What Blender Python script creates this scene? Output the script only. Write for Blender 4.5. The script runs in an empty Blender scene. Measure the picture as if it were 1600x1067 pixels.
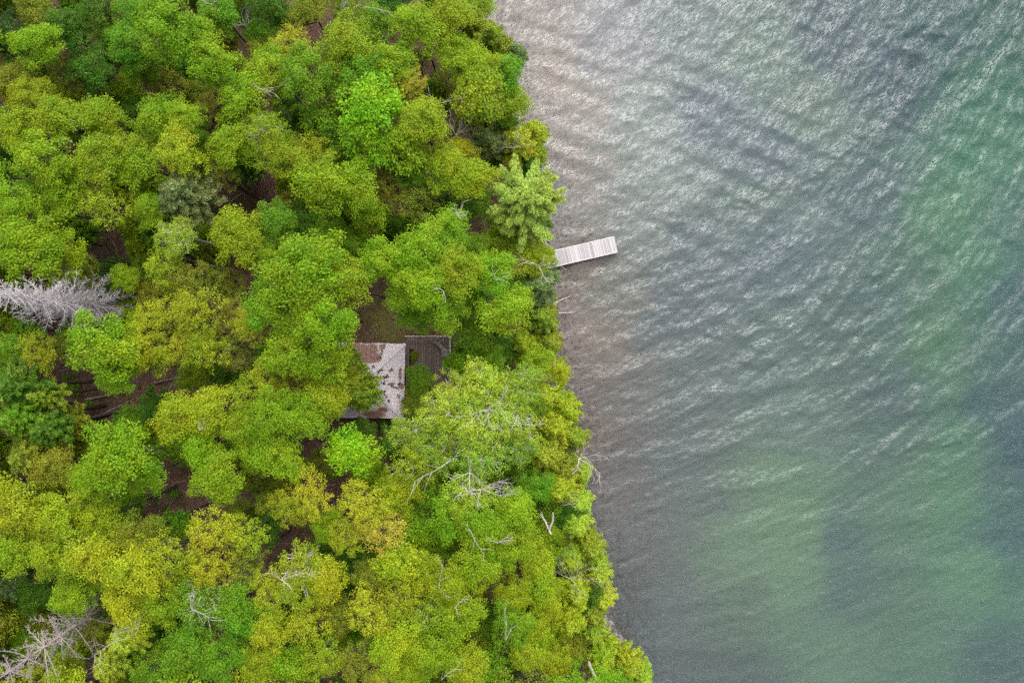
import bpy, math, random
import numpy as np
from mathutils import Vector, Matrix
rad = math.radians
rng = np.random.default_rng(7)
random.seed(7)
scn = bpy.context.scene

# ------------------------------------------------------------------ camera
H = 60.0                      # camera height above the lake, looking straight down
S = 2 * H * 0.75 / 1600       # metres per photograph pixel at lake level
cam = bpy.data.cameras.new('camera')
cam.sensor_width = 36; cam.lens = 24; cam.clip_end = 3000; cam.clip_start = 0.5
camo = bpy.data.objects.new('camera', cam)
camo.location = (0, 0, H)
scn.collection.objects.link(camo); scn.camera = camo

# ------------------------------------------------------------------ world, sun, exposure
SUN_EL, SUN_AZ = 52, 18       # azimuth clockwise from +Y (the top of the photograph)
w = bpy.data.worlds.new('World'); scn.world = w; w.use_nodes = True
nt = w.node_tree; nt.nodes.clear()
sky = nt.nodes.new('ShaderNodeTexSky'); sky.sky_type = 'NISHITA'; sky.sun_disc = False
sky.sun_elevation = rad(SUN_EL); sky.sun_rotation = rad(SUN_AZ)
sky.air_density = 1.0; sky.dust_density = 4.0; sky.ozone_density = 1.0
hs = nt.nodes.new('ShaderNodeHueSaturation'); hs.inputs['Saturation'].default_value = 0.28
bg = nt.nodes.new('ShaderNodeBackground'); bg.inputs['Strength'].default_value = 0.15
wo = nt.nodes.new('ShaderNodeOutputWorld')
nt.links.new(sky.outputs[0], hs.inputs['Color']); nt.links.new(hs.outputs[0], bg.inputs[0]); nt.links.new(bg.outputs[0], wo.inputs[0])
sl = bpy.data.lights.new('sun', 'SUN'); sl.energy = 1.5; sl.angle = rad(60); sl.color = (1, .97, .92)
so = bpy.data.objects.new('sun', sl); scn.collection.objects.link(so)
d = Vector((math.sin(rad(SUN_AZ)) * math.cos(rad(SUN_EL)), math.cos(rad(SUN_AZ)) * math.cos(rad(SUN_EL)), math.sin(rad(SUN_EL))))
so.rotation_euler = d.to_track_quat('Z', 'Y').to_euler(); so.location = (0, 0, 80)
scn.view_settings.view_transform = 'Standard'; scn.view_settings.look = 'None'
scn.view_settings.gamma = 1; scn.view_settings.use_curve_mapping = False
scn.view_settings.exposure = 1.42
scn.cycles.use_denoising = False; scn.cycles.max_bounces = 6; scn.cycles.transparent_max_bounces = 8
scn.cycles.diffuse_bounces = 3; scn.cycles.transmission_bounces = 4; scn.cycles.glossy_bounces = 2

C = scn.collection

# ------------------------------------------------------------------ helpers
def P(px, py, z=0.0):
    """photograph pixel -> world point at height z"""
    k = S * (H - z) / H
    return Vector(((px - 800) * k, (533.5 - py) * k, z))

def link(name, me, parent=None, loc=None):
    o = bpy.data.objects.new(name, me); C.objects.link(o)
    if parent is not None: o.parent = parent
    if loc is not None: o.location = loc
    return o

def tag(o, label=None, cat=None, group=None, kind=None):
    if label: o['label'] = label
    if cat: o['category'] = cat
    if group: o['group'] = group
    if kind: o['kind'] = kind
    return o

def thing(name, label, cat, loc=(0, 0, 0), rz=0, group=None):
    o = bpy.data.objects.new(name, None); C.objects.link(o)
    o.location = loc; o.rotation_euler = (0, 0, rz); o.empty_display_size = .3
    return tag(o, label, cat, group)

def mesh_np(name, verts, faces, mat=None, attr=None, smooth=False):
    """verts (N,3), faces (M,4) or (M,3) arrays"""
    verts = np.asarray(verts, dtype=np.float32); faces = np.asarray(faces, dtype=np.int32)
    me = bpy.data.meshes.new(name)
    n, k = faces.shape
    me.vertices.add(len(verts)); me.vertices.foreach_set('co', verts.ravel())
    me.loops.add(n * k); me.loops.foreach_set('vertex_index', faces.ravel())
    me.polygons.add(n); me.polygons.foreach_set('loop_start', np.arange(0, n * k, k, dtype=np.int32))
    me.polygons.foreach_set('loop_total', np.full(n, k, dtype=np.int32))
    if smooth: me.polygons.foreach_set('use_smooth', np.ones(n, dtype=bool))
    if attr:
        for an, (dom, typ, data) in attr.items():
            a = me.attributes.new(an, typ, dom)
            a.data.foreach_set('value' if typ == 'FLOAT' else 'color', np.asarray(data, dtype=np.float32).ravel())
    me.update(calc_edges=True)
    if mat: me.materials.append(mat)
    return me

class MB:
    """collects boxes and tubes into ONE mesh"""
    def __init__(s): s.v = []; s.f = []; s.n = 0
    def box(s, c, size, rot=None):
        hx, hy, hz = size[0] / 2, size[1] / 2, size[2] / 2
        pts = [Vector((x, y, z)) for x in (-hx, hx) for y in (-hy, hy) for z in (-hz, hz)]
        if rot is not None: pts = [rot @ p for p in pts]
        s.v += [tuple(p + Vector(c)) for p in pts]
        s.f += [tuple(s.n + i for i in q) for q in ((0, 1, 3, 2), (4, 6, 7, 5), (0, 4, 5, 1), (2, 3, 7, 6), (0, 2, 6, 4), (1, 5, 7, 3))]
        s.n += 8; return s
    def bar(s, a, b, wd, ht):
        a = Vector(a); b = Vector(b); dd = b - a
        return s.box((a + b) / 2, (dd.length, wd, ht), dd.to_track_quat('X', 'Z').to_matrix())
    def tube(s, pts, radii, k=5):
        pts = [Vector(p) for p in pts]
        t = (pts[-1] - pts[0]).normalized() if (pts[-1] - pts[0]).length > 1e-6 else Vector((0, 0, 1))
        ref = Vector((0, 0, 1)) if abs(t.z) < .8 else Vector((1, 0, 0))
        base = s.n
        for i, p in enumerate(pts):
            a = pts[max(i - 1, 0)]; b = pts[min(i + 1, len(pts) - 1)]
            tt = (b - a).normalized(); u = tt.cross(ref).normalized(); vv = tt.cross(u)
            for j in range(k):
                an = 2 * math.pi * j / k
                s.v.append(tuple(p + (u * math.cos(an) + vv * math.sin(an)) * radii[i]))
        for i in range(len(pts) - 1):
            for j in range(k):
                a = base + i * k + j; b = base + i * k + (j + 1) % k
                s.f.append((a, b, b + k, a + k))
        s.n += len(pts) * k
        s.v.append(tuple(pts[-1])); 
        for j in range(k): s.f.append((base + (len(pts) - 1) * k + j, base + (len(pts) - 1) * k + (j + 1) % k, s.n))
        s.n += 1
        return s
    def quad(s, *pts):
        s.v += [tuple(p) for p in pts]; s.f.append(tuple(range(s.n, s.n + len(pts)))); s.n += len(pts); return s
    def mesh(s, name, mat=None, smooth=False):
        me = bpy.data.meshes.new(name); me.from_pydata(s.v, [], s.f)
        if smooth: me.polygons.foreach_set('use_smooth', [True] * len(me.polygons))
        me.update()
        if mat: me.materials.append(mat)
        return me
    def build(s, name, mat=None, parent=None, loc=None, smooth=False):
        return link(name, s.mesh(name, mat, smooth), parent, loc)

# ------------------------------------------------------------------ materials
def newmat(name):
    m = bpy.data.materials.new(name); m.use_nodes = True; t = m.node_tree
    t.nodes.clear(); out = t.nodes.new('ShaderNodeOutputMaterial')
    return m, t, out
def N(t, typ, **kw):
    n = t.nodes.new(typ)
    for k, v in kw.items():
        if k in n.inputs: n.inputs[k].default_value = v
        else: setattr(n, k, v)
    return n
def noise(t, scale, detail=4, rough=.6, vec=None):
    n = N(t, 'ShaderNodeTexNoise', Scale=scale, Detail=detail, Roughness=rough)
    if vec is not None: t.links.new(vec, n.inputs['Vector'])
    return n
def ramp(t, fac, stops):
    r = N(t, 'ShaderNodeValToRGB'); e = r.color_ramp.elements
    while len(e) < len(stops): e.new(.5)
    for el, (p, c) in zip(e, stops):
        el.position = p; el.color = (*c, 1) if len(c) == 3 else c
    t.links.new(fac, r.inputs[0]); return r
def mixc(t, fac, a, b, mode='MIX'):
    m = N(t, 'ShaderNodeMix', data_type='RGBA', blend_type=mode)
    for i, x in ((0, fac), (6, a), (7, b)):
        if hasattr(x, 'links'): t.links.new(x, m.inputs[i])
        else: m.inputs[i].default_value = x if i == 0 else (*x, 1)
    return m.outputs[2]

def leaf_material(name, accent, acc_hi=.97, transl=.43, rough=.5, spec=.16):
    """colour of the individual tree comes from its object colour; each leaf varies a little"""
    m, t, out = newmat(name)
    oi = N(t, 'ShaderNodeObjectInfo'); at = N(t, 'ShaderNodeAttribute', attribute_name='tint')
    geo = N(t, 'ShaderNodeNewGeometry')
    pn = noise(t, .42, 3, .6, geo.outputs['Position'])
    hsv = N(t, 'ShaderNodeHueSaturation')
    mr = N(t, 'ShaderNodeMapRange'); mr.inputs[3].default_value = .45; mr.inputs[4].default_value = 1.62
    t.links.new(at.outputs['Fac'], mr.inputs[0]); t.links.new(mr.outputs[0], hsv.inputs['Value'])
    mh = N(t, 'ShaderNodeMapRange'); mh.inputs[1].default_value = .3; mh.inputs[2].default_value = .7
    mh.inputs[3].default_value = .486; mh.inputs[4].default_value = .528
    t.links.new(pn.outputs[0], mh.inputs[0]); t.links.new(mh.outputs[0], hsv.inputs['Hue'])
    t.links.new(oi.outputs['Color'], hsv.inputs['Color'])
    # a few leaf clumps carry the accent (new or faded leaves)
    r = ramp(t, at.outputs['Fac'], [(acc_hi - .12, (0, 0, 0)), (acc_hi, (1, 1, 1))])
    mul = N(t, 'ShaderNodeMath', operation='MULTIPLY'); mul.inputs[1].default_value = .55
    t.links.new(r.outputs[0], mul.inputs[0])
    col = mixc(t, mul.outputs[0], hsv.outputs[0], accent)
    p = N(t, 'ShaderNodeBsdfPrincipled', Roughness=rough); p.inputs['Specular IOR Level'].default_value = spec
    t.links.new(col, p.inputs['Base Color'])
    tr = N(t, 'ShaderNodeBsdfTranslucent')
    tc = mixc(t, .5, col, (.35, .50, .02), 'MULTIPLY')
    h2 = N(t, 'ShaderNodeHueSaturation'); h2.inputs['Value'].default_value = 1.5; h2.inputs['Hue'].default_value = .49
    t.links.new(col, h2.inputs['Color']); t.links.new(h2.outputs[0], tr.inputs[0])
    ms = N(t, 'ShaderNodeMixShader'); ms.inputs[0].default_value = transl
    t.links.new(p.outputs[0], ms.inputs[1]); t.links.new(tr.outputs[0], ms.inputs[2])
    t.links.new(ms.outputs[0], out.inputs[0])
    return m

M = {}
M['leaf'] = leaf_material('broad_leaf', (.30, .34, .05))
M['sparse'] = leaf_material('budding_leaf', (.31, .31, .05), .88)
M['pale'] = leaf_material('pale_leaf', (.38, .44, .09), .93)
M['needle'] = leaf_material('needle', (.26, .30, .08), .9, .2, .5)

def simple(name, stops, scale=6, rough=.85, bump=.3, stretch=(1, 1, 1), spec=.2, detail=6):
    m, t, out = newmat(name)
    tc = N(t, 'ShaderNodeTexCoord'); mp = N(t, 'ShaderNodeMapping'); mp.inputs['Scale'].default_value = stretch
    oi = N(t, 'ShaderNodeObjectInfo'); ad = N(t, 'ShaderNodeVectorMath', operation='ADD')
    sc_ = N(t, 'ShaderNodeVectorMath', operation='SCALE'); sc_.inputs['Scale'].default_value = 37
    cx = N(t, 'ShaderNodeCombineXYZ'); t.links.new(oi.outputs['Random'], cx.inputs[0]); t.links.new(oi.outputs['Random'], cx.inputs[1])
    t.links.new(cx.outputs[0], sc_.inputs[0])
    t.links.new(tc.outputs['Object'], ad.inputs[0]); t.links.new(sc_.outputs[0], ad.inputs[1])
    t.links.new(ad.outputs[0], mp.inputs[0])
    n = noise(t, scale, detail, .65, mp.outputs[0]); r = ramp(t, n.outputs[0], stops)
    hv = N(t, 'ShaderNodeHueSaturation'); mv = N(t, 'ShaderNodeMapRange'); mv.inputs[3].default_value = .8; mv.inputs[4].default_value = 1.2
    t.links.new(oi.outputs['Random'], mv.inputs[0]); t.links.new(mv.outputs[0], hv.inputs['Value']); t.links.new(r.outputs[0], hv.inputs['Color'])
    p = N(t, 'ShaderNodeBsdfPrincipled', Roughness=rough); p.inputs['Specular IOR Level'].default_value = spec
    t.links.new(hv.outputs[0], p.inputs['Base Color'])
    if bump:
        b = N(t, 'ShaderNodeBump', Strength=bump, Distance=.02); t.links.new(n.outputs[0], b.inputs['Height']); t.links.new(b.outputs[0], p.inputs['Normal'])
    t.links.new(p.outputs[0], out.inputs[0]); return m
M['bark'] = simple('brown_bark', [(.3, (.03, .022, .018)), (.7, (.085, .065, .05))], 9, stretch=(1, 1, .2))
M['birch'] = simple('white_bark', [(.28, (.10, .09, .08)), (.42, (.33, .31, .28)), (.8, (.44, .41, .37))], 5, stretch=(1, 1, 3))
M['dead'] = simple('weathered_dead_wood', [(.3, (.16, .142, .145)), (.7, (.325, .295, .30))], 7, stretch=(1, 1, .3))
M['deadwhite'] = simple('bleached_dead_wood', [(.3, (.19, .165, .155)), (.7, (.38, .34, .325))], 7)
M['deadbrown'] = simple('brown_grey_dead_wood', [(.3, (.13, .105, .10)), (.7, (.29, .245, .23))], 7, stretch=(1, 1, .3))
M['cap'] = simple('pale_ridge_cap', [(.3, (.38, .345, .36)), (.7, (.52, .48, .50))], 5)
M['log'] = simple('fallen_log_wood', [(.3, (.10, .07, .055)), (.7, (.26, .20, .17))], 6)
M['dock'] = simple('bleached_dock_boards', [(.25, (.24, .218, .222)), (.5, (.31, .285, .292)), (.8, (.37, .345, .35))], 5, stretch=(6, 1, 1), bump=.4)
M['dockrim'] = simple('pale_dock_edge', [(.3, (.32, .295, .295)), (.7, (.40, .37, .37))], 5)
M['deck'] = simple('weathered_deck_boards', [(.25, (.062, .045, .038)), (.55, (.13, .098, .085)), (.85, (.22, .175, .15))], 4, stretch=(8, 1, 1), bump=.5)
M['rail'] = simple('pale_rail_wood', [(.3, (.24, .22, .19)), (.7, (.36, .33, .29))], 6)
M['bench'] = simple('grey_bench_wood', [(.3, (.09, .075, .075)), (.7, (.19, .165, .165))], 6)
M['wall'] = simple('brown_wall_boards', [(.3, (.10, .06, .04)), (.7, (.20, .13, .09))], 4, stretch=(1, 1, 6))
M['dark'] = simple('dark_timber', [(.3, (.03, .025, .02)), (.7, (.07, .06, .05))], 6)
M['stone'] = simple('shore_stone', [(.3, (.04, .034, .034)), (.7, (.12, .10, .10))], 4)
M['litter'] = simple('dead_leaf', [(.3, (.07, .035, .022)), (.7, (.17, .09, .055))], 2, bump=0)

def glassmat():
    m, t, out = newmat('window_glass'); p = N(t, 'ShaderNodeBsdfPrincipled', Roughness=.08)
    p.inputs['Base Color'].default_value = (.03, .035, .04, 1); t.links.new(p.outputs[0], out.inputs[0]); return m
M['glass'] = glassmat()

def roofmat():
    """galvanised sheets with rust patches and dark fallen leaves' stains; patches sit in the roof's own coordinates"""
    m, t, out = newmat('galvanised_roof')
    geo = N(t, 'ShaderNodeNewGeometry'); pos = geo.outputs['Position']
    n1 = noise(t, 1.3, 6, .7, pos); n2 = noise(t, 9, 5, .6, pos)
    base = ramp(t, n2.outputs[0], [(.3, (.42, .37, .39)), (.7, (.53, .475, .505))])
    rust = ramp(t, n2.outputs[0], [(.35, (.13, .06, .045)), (.65, (.28, .17, .14))])
    # rust patch centres (world x, y, radius)
    acc = None
    for (x, y, rx, ry) in ROOF_RUST:
        sb = N(t, 'ShaderNodeVectorMath', operation='SUBTRACT'); sb.inputs[1].default_value = (x, y, 0); t.links.new(pos, sb.inputs[0])
        mu = N(t, 'ShaderNodeVectorMath', operation='MULTIPLY'); mu.inputs[1].default_value = (1 / rx, 1 / ry, 0); t.links.new(sb.outputs[0], mu.inputs[0])
        le = N(t, 'ShaderNodeVectorMath', operation='LENGTH'); t.links.new(mu.outputs[0], le.inputs[0])
        iv = N(t, 'ShaderNodeMath', operation='SUBTRACT'); iv.inputs[0].default_value = 1.35; t.links.new(le.outputs['Value'], iv.inputs[1])
        if acc is None: acc = iv.outputs[0]
        else:
            mx = N(t, 'ShaderNodeMath', operation='MAXIMUM'); t.links.new(acc, mx.inputs[0]); t.links.new(iv.outputs[0], mx.inputs[1]); acc = mx.outputs[0]
    cl = N(t, 'ShaderNodeMath', operation='ADD', use_clamp=False); t.links.new(acc, cl.inputs[0]); cl.inputs[1].default_value = 0
    nn = N(t, 'ShaderNodeMath', operation='MULTIPLY_ADD'); t.links.new(n1.outputs[0], nn.inputs[0]); nn.inputs[1].default_value = 2.2
    t.links.new(cl.outputs[0], nn.inputs[2])
    fr = ramp(t, nn.outputs[0], [(0, (0, 0, 0)), (1, (1, 1, 1))])
    mr = N(t, 'ShaderNodeMapRange'); mr.inputs[1].default_value = 1.28; mr.inputs[2].default_value = 1.62
    t.links.new(nn.outputs[0], mr.inputs[0])
    col = mixc(t, mr.outputs[0], base.outputs[0], rust.outputs[0])
    p = N(t, 'ShaderNodeBsdfPrincipled', Roughness=.55, Metallic=.15); t.links.new(col, p.inputs['Base Color'])
    b = N(t, 'ShaderNodeBump', Strength=.3, Distance=.02); t.links.new(n2.outputs[0], b.inputs['Height']); t.links.new(b.outputs[0], p.inputs['Normal'])
    t.links.new(p.outputs[0], out.inputs[0]); return m

def groundmat():
    m, t, out = newmat('leaf_litter_soil')
    geo = N(t, 'ShaderNodeNewGeometry'); pos = geo.outputs['Position']
    n1 = noise(t, .35, 5, .6, pos); n2 = noise(t, 5, 8, .75, pos); n3 = noise(t, 1.1, 5, .6, pos)
    soil = ramp(t, n2.outputs[0], [(.3, (.035, .019, .013)), (.55, (.10, .058, .040)), (.75, (.22, .14, .10))])
    moss = ramp(t, n2.outputs[0], [(.3, (.045, .043, .014)), (.7, (.15, .13, .04))])
    at = N(t, 'ShaderNodeAttribute', attribute_name='moss')
    ad = N(t, 'ShaderNodeMath', operation='MULTIPLY_ADD'); t.links.new(n3.outputs[0], ad.inputs[0]); ad.inputs[1].default_value = .8; t.links.new(at.outputs['Fac'], ad.inputs[2])
    mr = N(t, 'ShaderNodeMapRange'); mr.inputs[1].default_value = .5; mr.inputs[2].default_value = 1.1; t.links.new(ad.outputs[0], mr.inputs[0])
    col = mixc(t, mr.outputs[0], soil.outputs[0], moss.outputs[0])
    # stony strip at the waterline and below it, with the lake bed colours, painted sky sheen included
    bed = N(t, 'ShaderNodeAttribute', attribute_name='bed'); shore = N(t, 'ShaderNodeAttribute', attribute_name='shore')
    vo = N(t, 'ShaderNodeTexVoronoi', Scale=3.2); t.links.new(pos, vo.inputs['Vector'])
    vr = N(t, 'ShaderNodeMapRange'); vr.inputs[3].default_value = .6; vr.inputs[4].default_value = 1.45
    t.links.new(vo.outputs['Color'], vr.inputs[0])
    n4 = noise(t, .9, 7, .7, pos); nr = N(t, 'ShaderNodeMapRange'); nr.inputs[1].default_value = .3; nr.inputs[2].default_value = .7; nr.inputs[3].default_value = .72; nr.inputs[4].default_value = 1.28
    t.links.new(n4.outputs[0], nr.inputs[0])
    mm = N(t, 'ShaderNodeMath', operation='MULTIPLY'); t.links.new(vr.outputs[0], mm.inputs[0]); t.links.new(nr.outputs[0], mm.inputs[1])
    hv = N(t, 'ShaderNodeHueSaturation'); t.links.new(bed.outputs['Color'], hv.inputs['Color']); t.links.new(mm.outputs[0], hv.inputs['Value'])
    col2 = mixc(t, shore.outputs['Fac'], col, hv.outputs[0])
    p = N(t, 'ShaderNodeBsdfPrincipled', Roughness=.9); p.inputs['Specular IOR Level'].default_value = .15
    t.links.new(col2, p.inputs['Base Color'])
    b = N(t, 'ShaderNodeBump', Strength=.8, Distance=.06); t.links.new(n2.outputs[0], b.inputs['Height']); t.links.new(b.outputs[0], p.inputs['Normal'])
    t.links.new(p.outputs[0], out.inputs[0]); return m

def watermat():
    m, t, out = newmat('lake_water')
    geo = N(t, 'ShaderNodeNewGeometry'); pos = geo.outputs['Position']
    mp = N(t, 'ShaderNodeMapping'); mp.inputs['Rotation'].default_value = (0, 0, rad(-14)); mp.inputs['Scale'].default_value = (.9, 3.4, 1)
    fl = N(t, 'ShaderNodeAttribute', attribute_name='flow'); t.links.new(fl.outputs['Vector'], mp.inputs[0])
    n1 = noise(t, 2.5, 4, .6, mp.outputs[0]); n1.inputs['Distortion'].default_value = .7
    s1 = N(t, 'ShaderNodeMath', operation='SUBTRACT'); t.links.new(n1.outputs[0], s1.inputs[0]); s1.inputs[1].default_value = .5
    s2 = N(t, 'ShaderNodeMath', operation='ABSOLUTE'); t.links.new(s1.outputs[0], s2.inputs[0])
    s3 = N(t, 'ShaderNodeMath', operation='MULTIPLY_ADD'); t.links.new(s2.outputs[0], s3.inputs[0]); s3.inputs[1].default_value = 1.0; t.links.new(n1.outputs[0], s3.inputs[2])
    b = N(t, 'ShaderNodeBump', Strength=1.0, Distance=.10); t.links.new(s3.outputs[0], b.inputs['Height'])
    at = N(t, 'ShaderNodeAttribute', attribute_name='murk')
    wc = N(t, 'ShaderNodeAttribute', attribute_name='column')  # water tint with the painted sky reflection and sheen
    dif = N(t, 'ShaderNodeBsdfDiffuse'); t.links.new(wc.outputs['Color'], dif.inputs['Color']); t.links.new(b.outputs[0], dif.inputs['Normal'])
    tr = N(t, 'ShaderNodeBsdfTransparent', Color=(.93, .97, .96, 1))
    m1 = N(t, 'ShaderNodeMixShader'); t.links.new(at.outputs['Fac'], m1.inputs[0]); t.links.new(tr.outputs[0], m1.inputs[1]); t.links.new(dif.outputs[0], m1.inputs[2])
    gl = N(t, 'ShaderNodeBsdfGlossy', Roughness=.2); t.links.new(b.outputs[0], gl.inputs['Normal'])
    fr = N(t, 'ShaderNodeFresnel', IOR=1.34); t.links.new(b.outputs[0], fr.inputs['Normal'])
    m2 = N(t, 'ShaderNodeMixShader'); t.links.new(fr.outputs[0], m2.inputs[0]); t.links.new(m1.outputs[0], m2.inputs[1]); t.links.new(gl.outputs[0], m2.inputs[2])
    t.links.new(m2.outputs[0], out.inputs[0]); return m

# ------------------------------------------------------------------ terrain and lake
SHORE = [(640, -700), (690, -300), (700, -120), (722, -30), (735, 0), (775, 40), (800, 80), (812, 120), (822, 165), (833, 215), (845, 255), (862, 300), (868, 350), (868, 400),
         (866, 440), (872, 500), (875, 560), (882, 605), (902, 655), (915, 700), (918, 750), (920, 790), (935, 835), (948, 880), (955, 930), (962, 965), (985, 1000),
         (1003, 1040), (1012, 1075), (1040, 1150), (1090, 1300), (1200, 1700)]
SH = np.array([(P(x - 9, y).x, P(x, y).y) for x, y in SHORE])
def shore_sd(x, y):
    """signed distance to the waterline, + over the lake"""
    x = np.asarray(x, float); y = np.asarray(y, float)
    best = np.full(x.shape, 1e9)
    for a, b in zip(SH[:-1], SH[1:]):
        dx, dy = b - a; L = dx * dx + dy * dy
        tt = np.clip(((x - a[0]) * dx + (y - a[1]) * dy) / L, 0, 1)
        best = np.minimum(best, np.hypot(x - a[0] - tt * dx, y - a[1] - tt * dy))
    sx = np.interp(-y, -SH[:, 1], SH[:, 0])
    return np.where(x > sx, best, -best)
def vnoise(x, y, s, seed, oct_=4):
    r = np.random.default_rng(seed); o = np.zeros_like(x, dtype=float); a = 1; tot = 0
    for k in range(oct_):
        for j in range(4):
            an = r.uniform(0, 6.283); ph = r.uniform(0, 6.283); f = 2 ** k / s * r.uniform(.7, 1.3)
            o += a * .25 * np.sin((x * math.cos(an) + y * math.sin(an)) * f * 6.283 + ph + 1.5 * np.sin((x * math.sin(an) - y * math.cos(an)) * f * 3.1 + ph * 2))
        tot += a; a *= .5
    return o / tot
def ground_z(x, y):
    sd = shore_sd(x, y)
    land = np.minimum(1.0, .28 * -sd) + .18 * vnoise(x, y, 7, 3) * np.clip(-sd / 3, 0, 1)
    bed = -np.minimum(3.2, .11 * sd + .22 * np.clip(sd / .5, 0, 1)) - .05 * vnoise(x, y, 2, 5) * np.clip(sd, 0, 1)
    return np.where(sd < 0, land, bed)

def srgb(c):
    c = np.asarray(c, float) / 255
    return np.where(c <= .04045, c / 12.92, ((c + .055) / 1.055) ** 2.4)
# colours across the lake, bottom tones with sky reflection and sheen painted in (weed beds green, reflected sky blue-grey, sand, stones and sheen pale)
BED_SHEEN = [(1545, 190, 76, 126, 104), (1515, 420, 84, 132, 104), (1480, 600, 92, 128, 106), (1500, 690, 94, 132, 108), (1160, 860, 118, 144, 120), (735, -30, 178, 165, 160), (800, 20, 176, 164, 158), (850, 40, 178, 170, 165), (870, 120, 182, 170, 160), (900, 180, 180, 172, 165), (950, 60, 160, 163, 168), (1000, 180, 160, 170, 165), (1010, 260, 158, 168, 162),
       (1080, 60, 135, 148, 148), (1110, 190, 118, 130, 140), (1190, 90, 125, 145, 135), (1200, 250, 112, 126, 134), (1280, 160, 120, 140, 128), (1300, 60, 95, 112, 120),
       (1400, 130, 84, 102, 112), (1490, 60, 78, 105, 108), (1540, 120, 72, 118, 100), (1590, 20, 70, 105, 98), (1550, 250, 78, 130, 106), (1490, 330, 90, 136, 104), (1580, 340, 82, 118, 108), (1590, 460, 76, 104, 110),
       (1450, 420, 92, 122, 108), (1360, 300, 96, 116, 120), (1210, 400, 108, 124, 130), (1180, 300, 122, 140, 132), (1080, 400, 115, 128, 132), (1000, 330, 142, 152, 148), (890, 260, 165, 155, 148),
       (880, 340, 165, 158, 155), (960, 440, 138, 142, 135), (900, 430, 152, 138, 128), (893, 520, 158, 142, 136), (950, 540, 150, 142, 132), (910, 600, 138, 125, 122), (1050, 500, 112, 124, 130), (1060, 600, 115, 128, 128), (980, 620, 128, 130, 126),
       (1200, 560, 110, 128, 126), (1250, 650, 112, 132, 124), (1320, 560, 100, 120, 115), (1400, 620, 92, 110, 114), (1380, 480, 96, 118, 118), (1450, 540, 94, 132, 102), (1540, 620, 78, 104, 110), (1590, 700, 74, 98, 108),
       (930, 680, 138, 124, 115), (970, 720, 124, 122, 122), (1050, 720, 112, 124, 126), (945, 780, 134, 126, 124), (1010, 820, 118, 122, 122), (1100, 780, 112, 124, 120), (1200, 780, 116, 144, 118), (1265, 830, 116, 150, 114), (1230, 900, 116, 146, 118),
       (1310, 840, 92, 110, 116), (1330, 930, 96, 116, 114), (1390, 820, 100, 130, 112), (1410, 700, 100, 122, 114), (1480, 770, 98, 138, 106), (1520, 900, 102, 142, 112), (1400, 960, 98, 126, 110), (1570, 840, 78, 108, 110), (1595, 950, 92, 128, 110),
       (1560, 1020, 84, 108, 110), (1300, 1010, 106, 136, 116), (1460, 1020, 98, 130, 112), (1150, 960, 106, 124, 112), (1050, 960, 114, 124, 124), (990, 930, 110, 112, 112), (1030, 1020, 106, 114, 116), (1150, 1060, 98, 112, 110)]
BW = np.array([(P(a, b).x, P(a, b).y) for a, b, *_ in BED_SHEEN]); BC = srgb([c for *_, r, g, b in BED_SHEEN for c in (r, g, b)]).reshape(-1, 3)
BED_SHEEN_GAIN = .80
def bed_sheen_colour(x, y):  # blends bottom tones together with the painted sky reflection and sheen
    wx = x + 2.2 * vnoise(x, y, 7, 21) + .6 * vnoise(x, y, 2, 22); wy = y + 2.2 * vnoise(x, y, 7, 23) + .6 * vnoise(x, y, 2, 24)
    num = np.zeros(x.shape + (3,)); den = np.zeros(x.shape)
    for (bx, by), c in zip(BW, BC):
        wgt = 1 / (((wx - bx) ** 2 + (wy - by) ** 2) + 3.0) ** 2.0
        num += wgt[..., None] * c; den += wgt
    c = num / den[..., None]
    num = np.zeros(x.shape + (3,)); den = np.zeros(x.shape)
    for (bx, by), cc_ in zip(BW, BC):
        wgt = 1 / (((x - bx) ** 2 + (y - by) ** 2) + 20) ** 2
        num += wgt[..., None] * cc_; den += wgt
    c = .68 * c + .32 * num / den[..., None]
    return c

def grid(xs, ys):
    X, Y = np.meshgrid(xs, ys); nx = len(xs); ny = len(ys)
    i = np.arange(nx * ny).reshape(ny, nx)
    F = np.stack([i[:-1, :-1], i[:-1, 1:], i[1:, 1:], i[1:, :-1]], -1).reshape(-1, 4)
    return X.ravel(), Y.ravel(), F
def axis(a, b, step, far):
    core = np.arange(a, b + step / 2, step); ext = []
    v = step
    p = a; lo = []
    while p > -far: v *= 1.35; p -= v; lo.append(p)
    v = step; p = b; hi = []
    while p < far: v *= 1.35; p += v; hi.append(p)
    return np.array(lo[::-1] + list(core) + hi)

M['ground'] = groundmat(); M['water'] = watermat()
X, Y, F = grid(axis(-48, 48, .32, 700), axis(-33, 33, .32, 700))
sd = shore_sd(X, Y); Z = ground_z(X, Y)
bc = bed_sheen_colour(X, Y) * BED_SHEEN_GAIN
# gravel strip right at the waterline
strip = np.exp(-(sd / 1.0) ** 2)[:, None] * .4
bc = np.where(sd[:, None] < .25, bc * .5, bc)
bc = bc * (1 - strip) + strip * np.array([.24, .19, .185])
shore_f = np.clip((sd + .9 + .4 * vnoise(X, Y, 1.5, 9)) / .6, 0, 1)
moss = np.zeros_like(X)
for (px, py, r, v) in [(598, 492, 34, .8), (610, 522, 22, .45), (655, 560, 40, .3), (130, 600, 20, .25)]:
    c = P(px, py, 1); moss += v * np.exp(-((X - c.x) ** 2 + (Y - c.y) ** 2) / (r * S) ** 2)
g = link('ground', mesh_np('ground', np.stack([X, Y, Z], -1), F, M['ground'], {
    'bed': ('POINT', 'FLOAT_COLOR', np.concatenate([bc, np.ones((len(X), 1))], 1)),  # bottom tones with the painted sky reflection and sheen
    'shore': ('POINT', 'FLOAT', shore_f), 'moss': ('POINT', 'FLOAT', moss)}, True))
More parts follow.
